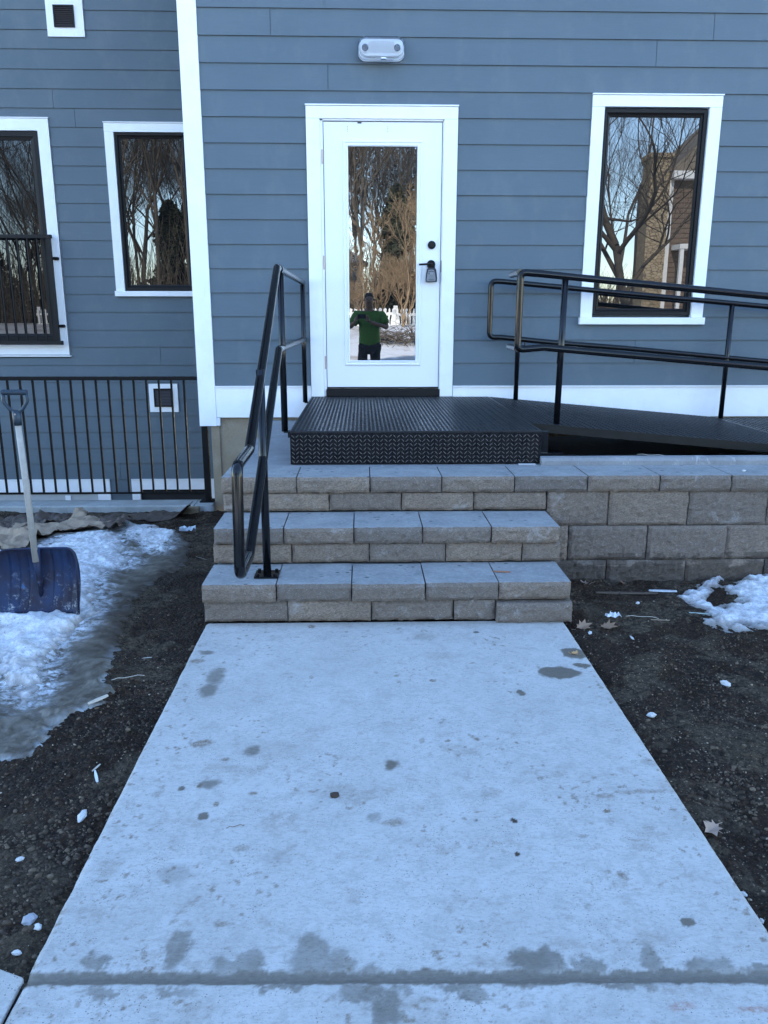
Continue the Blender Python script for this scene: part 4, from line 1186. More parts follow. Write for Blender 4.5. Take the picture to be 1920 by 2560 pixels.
def walk_piece(name, x0, x1, y0, y1, near):
    xs = np.arange(x0, x1 + 1e-6, h_); ys = np.arange(y0, y1 + 1e-6, h_)
    X, Y = np.meshgrid(xs, ys)
    jc = JX(X) - 0.008
    # keep only this side of the joint
    if near: Yc = np.minimum(Y, jc)
    else: Yc = np.maximum(Y, jc)
    d = np.abs(Yc - jc)
    Z = np.full(X.shape, ZW)
    Z -= 0.007 * (1 - sstep(0.004, 0.022, d))
    ex = np.minimum(X - x0, x1 - X)
    Z -= 0.006 * (1 - sstep(0.0, 0.012, ex + 0.003 * fbm(X * 30, Yc * 30, 2)))
    Z += 0.0008 * fbm(X * 9, Yc * 9, 4) + 0.0006 * fbm(X * 60, Yc * 60, 2)
    # mortar crumbs near the lower left edge
    cr = sstep(-0.22, -0.45, X) * sstep(-4.3, -4.6, Yc)
    Z += cr * 0.0035 * np.clip(fbm(X * 40, Yc * 40, 3) - 0.05, 0, 1)
    # left/right edge of the slab is a little ragged
    Xc = X.copy()
    wl = 0.004 * fbm(Yc * 9, Yc * 0 + 2.2, 4) * (x0 < 0)
    Xc += np.where(X - x0 < 0.02, wl, 0)
    Xc += np.where(x1 - X < 0.02, 0.002 * fbm(Yc * 9, Yc * 0 + 5.2, 3), 0)
    # stains
    wx = 0.026 * fbm(X * 20, Yc * 20, 6, 0.65); wy = 0.026 * fbm(X * 20 + 40, Yc * 20 + 9, 6, 0.65)
    wet = np.zeros(X.shape); dirt = np.zeros(X.shape); dark = np.zeros(X.shape); rust = np.zeros(X.shape)
    for (cx, cy, rx, ry, k, s) in STAIN:
        q = np.hypot((X + wx * (0.35 if rx < 0.02 else 0.7) - cx) / rx, (Yc + wy * (0.35 if ry < 0.02 else 0.7) - cy) / ry)
        sharp = 0.93 if s >= 0.8 else 0.55
        s = min(1, s * 1.35)
        mval = s * (1 - sstep(sharp, 1.15 if s >= 0.8 else 1.35, q))
        if k == 'w': wet = np.maximum(wet, mval)
        elif k == 'd': dirt = np.maximum(dirt, mval)
        elif k == 'k': dark = np.maximum(dark, mval)
        else: rust = np.maximum(rust, mval)
    jw = 1 - sstep(0.014, 0.022, d + 0.55 * wy)
    wet = np.maximum(wet, jw * 0.95)
    for (cx, cy, rx, ry) in JLOBE:
        q = np.hypot((X + wx * 1.1 - cx) / (rx * 1.1), (Yc + wy * 1.1 - cy) / (ry * 1.1))
        wet = np.maximum(wet, 0.9 * (1 - sstep(0.70, 1.15, q)) * (0.75 + 0.5 * fbm(X * 7, Yc * 7, 3)).clip(0, 1))
    dirt = np.maximum(dirt, 0.55 * (1 - sstep(0.006, 0.016, d + 0.3 * wx)) * sstep(-0.2, 0.25, fbm(X * 6, Yc * 6, 3)))
    dirt = np.maximum(dirt, 0.30 * sstep(0.22, 0.50, fbm(X * 6 + 3, Yc * 8, 6, 0.7)) * sstep(-3.4, -4.4, Yc))
    # curved scuff marks and the arc near the right side
    for (cx, cy, r0, a0, a1, s) in ((1.08, -4.52, 0.13, 60, 250, 0.95), (1.12, -4.50, 0.2, 80, 190, 0.8), (0.95, -4.72, 0.22, 250, 350, 0.6), (0.35, -3.75, 0.35, 20, 120, 0.5), (-0.15, -4.75, 0.25, 330, 359, 0.5), (0.75, -3.45, 0.30, 200, 300, 0.4), (0.10, -4.98, 0.28, 100, 200, 0.6), (0.30, -4.0, 0.5, 200, 260, 0.5)):
        rr = np.hypot((X - cx), (Yc - cy) * 1.4); an = np.degrees(np.arctan2(Yc - cy, X - cx)) % 360
        arc = (1 - sstep(0.0, 0.011, np.abs(rr - r0 + wx * 0.8))) * sstep(a0, a0 + 20, an) * (1 - sstep(a1 - 20, a1, an))
        dirt = np.maximum(dirt, s * arc * sstep(-0.05, 0.25, fbm(X * 32, Yc * 32, 4, 0.65)))
    # tracked crumbs of soil: small irregular flecks, thicker along the edges
    fl = sstep(0.30, 0.42, fbm(X * 34 + 7, Yc * 34, 4, 0.6)) * sstep(-0.15, 0.35, fbm(X * 3 + 1, Yc * 3, 4) + 0.35 * (1 - sstep(0, 0.25, ex)))
    dirt = np.maximum(dirt, 0.8 * fl)
    # muddy band by the foot of the steps
    dirt = np.maximum(dirt, 0.35 * sstep(-3.12, -3.05, Yc + wy))
    # skirts
    me = grid_mesh(name, xs, ys, Z, None, {'stain': (wet, dirt, dark, dark * 0 + 1), 'rust': rust})
    co = np.stack([Xc, Yc, Z], -1).reshape(-1, 3)
    me.vertices.foreach_set('co', co.reshape(-1))
    me.update()
    o = link(name, me, M['walk'], wk)
    o.matrix_parent_inverse = Matrix.Translation(-wk.location)
    MBs = MB()
    yy0, yy1 = (y0, -5.12) if near else (-5.14, y1)
    MBs.box(x0 + 0.003, x1 - 0.003, yy0 + 0.001, yy1, -0.98, ZW - 0.012)
    o2 = MBs.build('slab_side', M['walk'], wk)
    o2.matrix_parent_inverse = Matrix.Translation(-wk.location)
    return o


walk_piece('slab', -0.462, 1.250, -6.4, -5.10, True)
walk_piece('slab', -0.462, 1.250, -5.165, -3.045, False)
# crossing pavement: continues to both sides beyond the joint
o = MB().box(-0.470, -3.2, -6.4, -5.125, -0.98, ZW - 0.002)
o.v = [(x, y if y < -6 else (-5.112 if x > -1 else -4.0), z) for x, y, z in o.v]
o = o.build('slab', M['walk'], wk, bevel=0.006); o.matrix_parent_inverse = Matrix.Translation(-wk.location)
o = MB().box(-0.475, -0.458, -6.4, -5.12, -0.98, ZW - 0.012).build('joint_filler', M['soil'], wk); o.matrix_parent_inverse = Matrix.Translation(-wk.location)
o = MB().box(-8, 9, -9.6, -6.405, -0.98, ZW - 0.001).build('slab', M['walk'], wk); o.matrix_parent_inverse = Matrix.Translation(-wk.location)

# ------------------------------------------------------------------ ground
def ground_z(X, Y):
    base = np.where(Y < -3, -0.865, -0.865 - (Y + 3) / 2.87 * 0.145)
    right = np.full_like(X, -0.868)
    z = np.where(X < 0.3, base, right)
    z = z + 0.018 * fbm(X * 1.3, Y * 1.3, 3) + 0.030 * fbm(X * 4.5 + 9, Y * 4.5, 4)
    rough = 0.15 + 1.1 * sstep(-0.1, 0.35, fbm(X * 2.1 + 3, Y * 2.1 + 5, 3))
    z = z + rough * (0.013 * fbm(X * 15, Y * 15, 4, 0.68)) + 0.006 * rough * np.abs(fbm(X * 22 + 5, Y * 22, 3))
    # churned hollow beside the steps, rut on the right
    z = z - 0.030 * np.exp(-(((X + 0.70) / 0.16) ** 2 + ((Y + 3.10) / 0.28) ** 2)) * (1 + fbm(X * 11, Y * 11, 4))
    z = z - 0.028 * np.exp(-(((X - 1.37) / 0.10) ** 2 + ((Y + 4.62) / 0.20) ** 2))
    # falls away slightly beside the slab
    dw = np.where(X < 0.4, -0.462 - X, X - 1.25)
    z = z - 0.012 * (1 - sstep(0.0, 0.06, dw))
    z = np.where((X > 0.3) & (Y > -2.9), z + 0.02 * sstep(-2.75, -2.42, Y) * (0.5 + fbm(X * 8, Y * 8, 3)), z)
    inw = (X > -0.44) & (X < 1.23)
    z = np.where(inw | (Y < -6.3) & (Y > -9.7) & (np.abs(X) < 9), np.minimum(z, -0.95), z)
    cross = (X < -0.44) & (Y < -5.15 + 0.405 * np.minimum(-0.47 - X, 2.73)) & (Y > -9.7) & (X > -3.15)
    z = np.where(cross, np.minimum(z, -0.93), z)
    far = sstep(-9.5, -14, Y)
    z = z * (1 - far) + (-0.9) * far
    return z


fx1 = np.concatenate([np.arange(-3.0, -0.45, 0.0125), np.linspace(-0.45, 1.235, 12), np.arange(1.245, 2.95, 0.0125)])
gx = np.concatenate([-np.geomspace(160, 3.05, 42), fx1, np.geomspace(3.0, 160, 42)])
gy = np.concatenate([-np.geomspace(170, 5.6, 50), np.arange(-5.55, -0.13, 0.0125), [-0.128]])
GX, GY = np.meshgrid(gx, gy)
GZ = ground_z(GX, GY)
keep = ~((GX > -0.40) & (GY > -2.3))
o = link('ground', grid_mesh('ground', gx, gy, GZ, keep), M['soil']); tag(o, kind='structure')


def patch(name, poly, res, th, edge, wob, mat, lift=0.0, holes=None, lump=0.0, extra=None, ragged=14):
    P = np.array(poly)
    xs = np.arange(P[:, 0].min() - 0.05, P[:, 0].max() + 0.05, res); ys = np.arange(P[:, 1].min() - 0.05, P[:, 1].max() + 0.05, res)
    X, Y = np.meshgrid(xs, ys)
    s = poly_sd(poly, X, Y)
    if holes is not None: s = np.minimum(s, -poly_sd(holes, X, Y))
    s = s + wob * fbm(X * ragged, Y * ragged, 5, 0.6)
    T = th * np.clip(sstep(0, edge, s), 0, 1) ** 0.8
    T = T + lump * sstep(0, edge * 1.5, s) * fbm(X * 9 + 4, Y * 9, 5, 0.55)
    if extra is not None: T = T + extra(X, Y, s)
    Z = ground_z(X, Y) + T + lift
    Z = np.where(s < 0.0, ground_z(X, Y) - 0.006, Z)
    rim = 1 - sstep(0.0, edge * 0.9, s)
    dsn = np.maximum(poly_sd(SNOWA, X, Y), poly_sd(SNOWB, X, Y)) + 0.10 * fbm(X * 5, Y * 9, 5, 0.65)
    return grid_mesh(name, xs, ys, Z, s > -res * 1.5, {'rim': rim, 'fade': sstep(-3.5, -3.1, Y) * (1 - sstep(-0.02, 0.16, s + 0.10 * fbm(X * 11, Y * 15, 6, 0.7))) * 0.95, 'snowy': sstep(-0.11, 0.02, dsn)})


o = link('ice_sheet', patch('ice_sheet', ICE, 0.008, 0.013, 0.05, 0.045, M['ice'], 0.001, lump=0.008), M['ice'])
tag(o, 'dirty grey ice sheet spread over the soil left of the walkway', 'ice', kind='stuff')


def ridge(X, Y, s):
    return 0.030 * sstep(0.0, 0.35, s) + 0.024 * np.exp(-((Y + 3.02 + 0.05 * np.sin(X * 9)) / 0.05) ** 2) * sstep(0, 0.05, s)


SN = [(x + 0.0, y) for x, y in SNOWA]
o = link('snow_pile', patch('snow_pile', SN, 0.007, 0.022, 0.09, 0.085, M['snow'], 0.010, lump=0.020, extra=ridge, ragged=13), M['snow'])
tag(o, 'grimy white snow mound around the shovel blade', 'snow', kind='stuff')
o = link('snow_patch', patch('snow_patch', SNOWB, 0.008, 0.012, 0.07, 0.11, M['snow'], 0.008, lump=0.012, ragged=11), M['snow'])
tag(o, 'thin wedge of melting snow beside the dark sheet by the kerb', 'snow', kind='stuff')
o = link('snow_patch', patch('snow_patch', SNOWR, 0.006, 0.024, 0.09, 0.095, M['snow'], 0.000, SNOWH, lump=0.024, ragged=12), M['snow'])
tag(o, 'lumpy snow patch at the foot of the retaining wall', 'snow', kind='stuff')

# loose stones and clods -----------------------------------------------
OCT_V = np.array([(1, 0, 0), (-1, 0, 0), (0, 1, 0), (0, -1, 0), (0, 0, 1), (0, 0, -1)], float)
OCT_F = [(0, 2, 4), (2, 1, 4), (1, 3, 4), (3, 0, 4), (2, 0, 5), (1, 2, 5), (3, 1, 5), (0, 3, 5)]
_bm = bmesh.new(); bmesh.ops.create_icosphere(_bm, subdivisions=1, radius=1); ICO_V = np.array([v.co[:] for v in _bm.verts]); ICO_F = np.array([[v.index for v in f.verts] for f in _bm.faces]); _bm.free()


def scatter(name, pts, sizes, mat, seed, flat=0.6, smooth=False):
    r = np.random.RandomState(seed)
    n = len(pts)
    nv = len(ICO_V)
    V = ICO_V[None] * (1 + r.uniform(-0.22, 0.22, (n, nv, 1)))
    sc = np.stack([r.uniform(0.7, 1.3, n), r.uniform(0.6, 1.1, n), r.uniform(0.4, 0.9, n) * flat / 0.6], -1) * sizes[:, None]
    V = V * sc[:, None, :]
    a = r.uniform(0, 6.28, n); ca, sa = np.cos(a)[:, None], np.sin(a)[:, None]
    x, y = V[..., 0] * ca - V[..., 1] * sa, V[..., 0] * sa + V[..., 1] * ca
    V = np.stack([x + pts[:, 0:1], y + pts[:, 1:2], V[..., 2] + pts[:, 2:3]], -1).reshape(-1, 3)
    F = (ICO_F[None] + (np.arange(n) * nv)[:, None, None]).reshape(-1, 3)
    me = bpy.data.meshes.new(name)
    me.vertices.add(len(V)); me.vertices.foreach_set('co', V.reshape(-1))
    me.loops.add(len(F) * 3); me.loops.foreach_set('vertex_index', F.reshape(-1))
    me.polygons.add(len(F)); me.polygons.foreach_set('loop_start', np.arange(0, len(F) * 3, 3))
    me.polygons.foreach_set('use_smooth', np.full(len(F), smooth))
    me.update(calc_edges=True)
    at = me.attributes.new('tone', 'FLOAT', 'POINT')
    at.data.foreach_set('value', np.repeat(r.uniform(0, 1, n), nv))
    o = link(name, me, mat)
    return o


def pebble_mat(name, stops):
    t = NT(name)
    c = t.ramp(t.attr('tone'), stops)
    c = t.mix(0.5, c, t.mix(t.noise(t.pos(), 150, 4), 0.5, 1.2), 'MULTIPLY')
    t.color(c).rough(0.85)
    t.bump(t.noise(t.pos(), 200, 3), 0.5, 0.002)
    return t.mat


M['pebble'] = pebble_mat('mixed pebbles', [(0.0, (0.09, 0.062, 0.042)), (0.5, (0.17, 0.125, 0.085)), (0.85, (0.27, 0.19, 0.12)), (1.0, (0.45, 0.38, 0.29))])
M['clod'] = pebble_mat('grey soil clods', [(0.0, (0.026, 0.015, 0.008)), (0.6, (0.075, 0.047, 0.027)), (1.0, (0.15, 0.108, 0.068))])
r = np.random.RandomState(21)


def place(n, box, dens=None, exclude=True):
    X = r.uniform(box[0], box[1], n); Y = r.uniform(box[2], box[3], n)
    k = np.ones(n, bool)
    if dens is not None: k &= r.uniform(0, 1, n) < dens(X, Y)
    if exclude: k &= (poly_sd(ICE, X, Y) < -0.0) & (poly_sd(SNOWR, X, Y) < 0.0)
    k &= ~((X > -0.475) & (X < 1.262))
    X, Y = X[k], Y[k]
    return np.stack([X, Y, ground_z(X, Y)], -1)


P1 = place(6000, (-2.6, -0.47, -5.5, -3.3)); P2 = place(9000, (1.26, 2.9, -5.5, -2.6), lambda X, Y: 0.25 + 0.75 * sstep(-3.0, -3.5, Y))
P3 = place(1500, (-1.2, -0.47, -3.3, -0.3), lambda X, Y: 0.25 + 0 * X)
P = np.concatenate([P1, P2, P3]); sz = 0.0016 + 0.0045 * r.power(0.35, len(P)) * r.uniform(0.3, 1, len(P))
o = scatter('gravel', P, sz, M['pebble'], 1); tag(o, 'small pebbles scattered over the bare soil', 'gravel', kind='stuff')
cd = lambda X, Y: np.clip(1.3 * np.exp(-(((X + 0.60) / 0.17) ** 2 + ((Y + 4.72) / 0.20) ** 2)) + 0.35 * np.exp(-(((X + 0.60) / 0.15) ** 2 + ((Y + 3.95) / 0.18) ** 2)) + 0.10, 0, 1)
P4 = place(9000, (-1.3, -0.475, -5.08, -3.2), cd)
P5 = place(5000, (1.265, 2.2, -5.2, -3.2), lambda X, Y: 0.12 + 0.9 * np.exp(-(((X - 1.46) / 0.14) ** 2 + ((Y + 4.45) / 0.3) ** 2)))
pd = lambda X, Y: 0.05 + 0.95 * sstep(-0.02, 0.22, fbm(X * 2.7 + 3.3, Y * 2.7, 4, 0.6)) * np.where((X > 0) & (X < 1.42) & (Y < -3.3), 0.2, 1)
P6 = place(12000, (-2.4, -0.475, -5.4, -2.0), pd); P7 = place(20000, (1.265, 2.9, -5.4, -2.42), pd)
nb = len(P4) + len(P5)
P = np.concatenate([P4, P5, P6, P7]); sz = 0.0035 + 0.009 * r.power(0.45, len(P)) * r.uniform(0.3, 1, len(P))
sz[nb:] = 0.002 + 0.0055 * r.uniform(0, 1, len(P) - nb) ** 3
o = scatter('soil_clods', P, sz, M['clod'], 2, 0.75, True); tag(o, 'crumbled grey soil clods heaped beside the walkway edges', 'soil', kind='stuff')

# individual small things --------------------------------------------------
M['marble'] = simple('white stone chip', (0.54, 0.53, 0.51), 0.7, 0, 0.15, 60, 0.6)
M['wood'] = simple('pale wood splinter', (0.50, 0.44, 0.36), 0.8, 0, 0.2, 40, 0.4)
M['leaf'] = simple('dry oak leaf', (0.25, 0.16, 0.10), 0.7, 0, 0.3, 30, 0.3)
M['leafp'] = simple('pale dry leaf', (0.34, 0.24, 0.18), 0.7, 0, 0.3, 30, 0.3)
M['paper'] = simple('white litter', (0.7, 0.72, 0.75), 0.5)


def gz1(x, y): return float(ground_z(np.array([x]), np.array([y]))[0])


def stone(x, y, s, label, mat=None, seed=0, sc=(1.2, 0.85, 0.7), z=None):
    q = random.Random(seed)
    bm = bmesh.new(); bmesh.ops.create_icosphere(bm, subdivisions=2, radius=1)
    for v in bm.verts:
        v.co = Vector((round(v.co.x * 1.6) / 1.6 * 0.5 + v.co.x * 0.5, round(v.co.y * 1.6) / 1.6 * 0.5 + v.co.y * 0.5, v.co.z)) * (1 + q.uniform(-0.12, 0.12))
        v.co = Vector((v.co.x * sc[0], v.co.y * sc[1], v.co.z * sc[2])) * s * 0.86
    me = bpy.data.meshes.new('stone'); bm.to_mesh(me); bm.free()
    o = link('stone', me, mat or M['marble'])
    o.location = (x, y, (gz1(x, y) if z is None else z) + s * sc[2] * 0.45)
    o.rotation_euler = (q.uniform(-.2, .2), q.uniform(-.2, .2), q.uniform(0, 3))
    return tag(o, label, 'stone')


stone(*RIGHTS[0], 0.021, 'largest white angular stone lying on the soil right of the walkway', seed=1)
stone(*RIGHTS[1], 0.017, 'white squarish stone chip near the right edge of the walkway', seed=2)
stone(*LEFTS[2], 0.019, 'long white stone on the soil left of the walkway', seed=3, sc=(1.5, 0.75, 0.6))
stone(*LEFTS[3], 0.019, 'rounded grey stone among soil clods in the lower left corner', simple('grey stone', (0.33, 0.33, 0.35), 0.8, 0, 0.2, 40, 0.4), 4, (1, 1.1, 0.7))
stone(*LEFTS[4], 0.011, 'small pale stone on the dark soil strip above the clods', seed=5)
stone(*LEFTS[5], 0.010, 'lowest small white stone near the corner of the two slabs', seed=6)
stone(*LEFTS[9], 0.012, 'crumbly white stone chip touching the lower left slab edge', seed=16)
stone(*RIGHTS[8], 0.014, 'bluish white pebble in the mud below the retaining wall', seed=7)
stone(*RIGHTS[7], 0.013, 'white chip in the mud beside the brown leaves', seed=8)
stone(*RIGHTS[9], 0.012, 'flat pale chip in the mud just below the crumpled white litter', seed=9, sc=(1.7, 0.6, 0.4))
stone(*RIGHTS[15], 0.007, 'tiny white chip beside the lower right edge of the walkway', seed=10)
stone(*RIGHTS[16], 0.009, 'small grey-white chip on the soil at the lower right', seed=11)
stone(*RIGHTS[17], 0.010, 'flat white chip on the smooth grey soil by the right slab edge', seed=12, sc=(1.5, 0.7, 0.35))
stone(1.640, -2.30, 0.016, 'pale crumb of stone on top of the retaining wall cap', seed=13, sc=(1.3, .8, .5), z=ZT1).location.x = 2.42


def crumple(x, y, s, label, mat, name, seed):
    q = random.Random(seed)
    bm = bmesh.new(); bmesh.ops.create_grid(bm, x_segments=6, y_segments=5, size=1)
    for v in bm.verts: v.co = Vector((v.co.x * s * 1.2 + q.uniform(-.3, .3) * s, v.co.y * s * 0.7 + q.uniform(-.25, .25) * s, q.uniform(0, 1.0) * s))
    me = bpy.data.meshes.new(name); bm.to_mesh(me); bm.free()
    o = link(name, me, mat); o.location = (x, y, gz1(x, y) + 0.002)
    m = o.modifiers.new('thick', 'SOLIDIFY'); m.thickness = 0.001
    return tag(o, label, 'litter')


crumple(*RIGHTS[2], 0.026, 'crumpled white scrap of litter on the mud right of the steps', M['paper'], 'paper_scrap', 4)
crumple(-1.02, -0.88, 0.045, 'crumpled translucent plastic scrap on the soil near the kerb', simple('pale plastic', (0.45, 0.5, 0.55), 0.3), 'plastic_scrap', 5)

OAK = [(0, 0), (0.06, 0.10), (0.22, 0.16), (0.14, 0.24), (0.34, 0.40), (0.20, 0.44), (0.30, 0.68), (0.12, 0.66), (0.0, 1.0), (-0.12, 0.66), (-0.32, 0.70), (-0.20, 0.44), (-0.36, 0.38), (-0.14, 0.24), (-0.22, 0.14), (-0.06, 0.10)]


def leaf(x, y, L, rot, label, mat, seed, z=None, curl=0.55):
    q = random.Random(seed)
    bm = bmesh.new()
    vs_ = [bm.verts.new((a * L, b * L, 0)) for a, b in OAK]
    mid = [bm.verts.new((0, b * L, -0.02 * L)) for b in (0.2, 0.42, 0.66)]
    m0, m1, m2 = mid
    tri = [(vs_[0], vs_[1], m0), (vs_[1], vs_[2], vs_[3], m0), (vs_[3], m1, m0), (vs_[3], vs_[4], vs_[5], m1), (vs_[5], m2, m1), (vs_[5], vs_[6], vs_[7], m2), (vs_[7], vs_[8], m2),
           (vs_[8], vs_[9], m2), (vs_[9], vs_[10], vs_[11], m2), (vs_[11], m1, m2), (vs_[11], vs_[12], vs_[13], m1), (vs_[13], m0, m1), (vs_[13], vs_[14], vs_[15], m0), (vs_[15], vs_[0], m0)]
    for t in tri: bm.faces.new(t)
    for v in bm.verts:
        v.co.z += curl * (abs(v.co.x) ** 1.3) / L ** 0.3 * (1 + q.uniform(-.5, .5)) + q.uniform(0, 0.04) * L + curl * 0.5 * (v.co.y - L / 2) ** 2 / L
    me = bpy.data.meshes.new('leaf'); bm.to_mesh(me); bm.free()
    lf = link('leaf', me, mat, smooth=False)
    md = lf.modifiers.new('thick', 'SOLIDIFY'); md.thickness = 0.0008
    lf.location = (x, y, (gz1(x, y) if z is None else z) + 0.004)
    lf.rotation_euler = (q.uniform(-.5, .5), q.uniform(-.5, .5), rot)
    st = MB().tube([(0, 0, 0), (0.004, -0.12 * L, 0.003), (0.0, -0.3 * L, 0.008)], 0.0011, 6).build('leaf_stalk', mat, lf)
    return tag(lf, label, 'leaf')


leaf(RIGHTS[4][0] - 0.02, RIGHTS[4][1] + 0.02, 0.085, 2.2, 'curled tan oak leaf in the hollow beside the lower right slab edge', M['leafp'], 1, curl=0.9)
leaf(*RIGHTS[3], 0.095, -2.3, 'flat brown oak leaf on the mud below the white litter', M['leaf'], 2, curl=0.8)
leaf(1.53, -2.50, 0.12, 1.2, 'tan oak leaf against the foot of the retaining wall', M['leafp'], 3)
leaf(1.40, -2.50, 0.11, 2.4, 'dark brown oak leaf wedged between wall foot and steps', M['leaf'], 4)
leaf(*RIGHTS[6], 0.09, -1.2, 'brown oak leaf touching the corner where walkway meets steps', M['leaf'], 5)
leaf(1.325, -2.90, 0.10, 0.4, 'grey-brown leaf standing beside the last step block', M['leaf'], 6, curl=0.6)
leaf(1.185, -3.44, 0.055, -1.3, 'small orange-tan leaf on the wet spot of the walkway', simple('orange leaf', (0.42, 0.24, 0.10), 0.7), 7, z=ZW)
leaf(1.72, -2.49, 0.09, -0.6, 'reddish brown leaf lying by the middle of the wall foot', simple('reddish leaf', (0.25, 0.12, 0.08), 0.7), 8)


def stick(x, y, L, w, rot, label, mat=None, z=None, name='wood_splinter', bend=0.0):
    zz = (gz1(x, y) if z is None else z)
    mb = MB()
    n = 6
    if w > 0.004:
        v = []
        for i in range(n):
            t = i / (n - 1)
            ww = w * (0.55 + 0.45 * math.sin(t * 3.0)) / 2
            v += [(L * (t - .5), -ww + bend * math.sin(3 * t) * L, 0), (L * (t - .5), ww + bend * math.sin(3 * t) * L, 0), (L * (t - .5), ww * .8 + bend * math.sin(3 * t) * L, w * .4), (L * (t - .5), -ww * .8 + bend * math.sin(3 * t) * L, w * .4)]
        f = []
        for i in range(n - 1):
            for k in range(4): f.append((i * 4 + k, i * 4 + (k + 1) % 4, i * 4 + 4 + (k + 1) % 4, i * 4 + 4 + k))
        f += [(3, 2, 1, 0), (n * 4 - 4, n * 4 - 3, n * 4 - 2, n * 4 - 1)]
        mb.add(v, f)
    else:
        mb.tube([(L * (t / 5 - .5), bend * math.sin(t * 0.62) * L, w * .4 + 0.003 * math.sin(t * 2)) for t in range(6)], w / 2, 6)
    o = mb.build(name, mat or M['wood'])
    o.location = (x, y, zz + 0.003); o.rotation_euler = (0, 0.03, rot)
    return tag(o, label, 'stick')


_z = gz1(*LEFTS[0]) + 0.012
stick(*LEFTS[0], 0.085, 0.016, 0.95, 'pale wood splinter resting on the lower rim of the ice sheet', z=_z)
stick(*LEFTS[1], 0.070, 0.010, -1.15, 'thin white splinter on the dark soil below the ice', M['paper'])
stick(LEFTS[7][0] + 0.02, LEFTS[7][1] - 0.03, 0.045, 0.007, 1.3, 'short narrow chip standing next to the thin white splinter')
stick(*LEFTS[6], 0.060, 0.006, 0.2, 'cream curved sliver in the mud left of the steps', bend=0.1)
stick(*LEFTS[10], 0.13, 0.0030, 0.4, 'thin straw twig on the mud near the left slab edge', name='twig', bend=0.06)
stick(*RIGHTS[11], 0.14, 0.008, -0.15, 'long pale green splinter touching the snow patch', simple('greenish splinter', (0.42, 0.5, 0.45), 0.7))
stick(RIGHTS[12][0], RIGHTS[12][1], 0.065, 0.012, -0.3, 'short grey chip below the pale green splinter', simple('grey splinter', (0.3, 0.31, 0.30), 0.7))
stick(1.66, -2.975, 0.16, 0.003, -0.12, 'thin straw stem arching over the mud from the litter', name='twig', bend=0.08)
stick(*RIGHTS[13], 0.09, 0.006, -0.05, 'brown wood sliver on the mud below the straw stem', simple('brown sliver', (0.30, 0.22, 0.15), 0.8))
stick(1.70, -2.62, 0.34, 0.020, 0.02, 'grey buried strip of board poking out along the wall foot', simple('wet board', (0.07, 0.05, 0.036), 0.6, 0, 0.4, 20), name='board_strip')
stick(1.90, -2.605, 0.15, 0.018, -0.03, 'icy white end of the strip near the snow', simple('icy strip', (0.5, 0.53, 0.56), 0.4, 0, 0.4, 40), name='ice_strip')
stick(-0.80, -1.62, 0.36, 0.006, -0.62, 'bare forked twig on the mud beside the middle step', simple('twig bark', (0.20, 0.17, 0.13), 0.9), name='twig', bend=0.05)
stick(-0.083, -4.60, 0.05, 0.002, 0.3, 'curved seed stem on the concrete left of centre', simple('seed stem', (0.18, 0.13, 0.08), 0.8), z=ZW, name='twig', bend=0.1)
stick(0.97, -2.90, 0.085, 0.012, -0.05, 'reddish wood sliver on the bottom tread', simple('red sliver', (0.3, 0.14, 0.08), 0.8), z=ZT3)
stick(0.196, -4.455, 0.026, 0.02, 0.2, 'small dark brown leaf crumb in the middle of the walkway', simple('dark crumb', (0.05, 0.03, 0.02), 0.8), z=ZW, name='leaf_crumb')
stick(2.05, -1.86, 0.16, 0.003, -0.08, 'pale straw lying on the slab under the ramp', z=-0.243, name='twig')
stick(0.20, -2.744, 0.001, 0.0, 0, 'x') if False else None

# broken corner where the kerb meets the foundation
o = MB().box(-1.19, -1.075, -0.215, -0.137, -1.03, -0.955).build('kerb_chunk', simple('tan concrete chunk', (0.28, 0.22, 0.14), 0.9, 0, 0.2, 30, 0.5), bevel=0.01)
tag(o, 'tan broken concrete lump at the end of the kerb under the railing post', 'concrete')
o = MB().tube([(-1.00, -0.17, -1.06), (-1.00, -0.13, -0.965)], 0.045, 14).build('drain_pipe', simple('grey pipe', (0.3, 0.3, 0.29), 0.7))
tag(o, 'short grey pipe stub between the kerb end and the foundation', 'pipe')

# cardboard and membrane ------------------------------------------------
def sheet(name, poly, mat, lift, amp, freq, label, cat, fold=None, res=0.012):
    P = np.array(poly)
    xs = np.arange(P[:, 0].min() - 0.02, P[:, 0].max() + 0.02, res); ys = np.arange(P[:, 1].min() - 0.02, P[:, 1].max() + 0.02, res)
    X, Y = np.meshgrid(xs, ys)
    s = poly_sd(poly, X, Y)
    c = np.abs(fbm(X * freq, Y * freq, 3)) * 2
    Z = ground_z(X, Y) + lift + amp * c
    if fold is not None: Z = Z + fold(X, Y)
    me = grid_mesh(name, xs, ys, Z, s > -res * 0.6)
    o = link(name, me, mat)
    me.polygons.foreach_set('use_smooth', np.zeros(len(me.polygons), bool))
    m = o.modifiers.new('thick', 'SOLIDIFY'); m.thickness = 0.003
    return tag(o, label, cat)


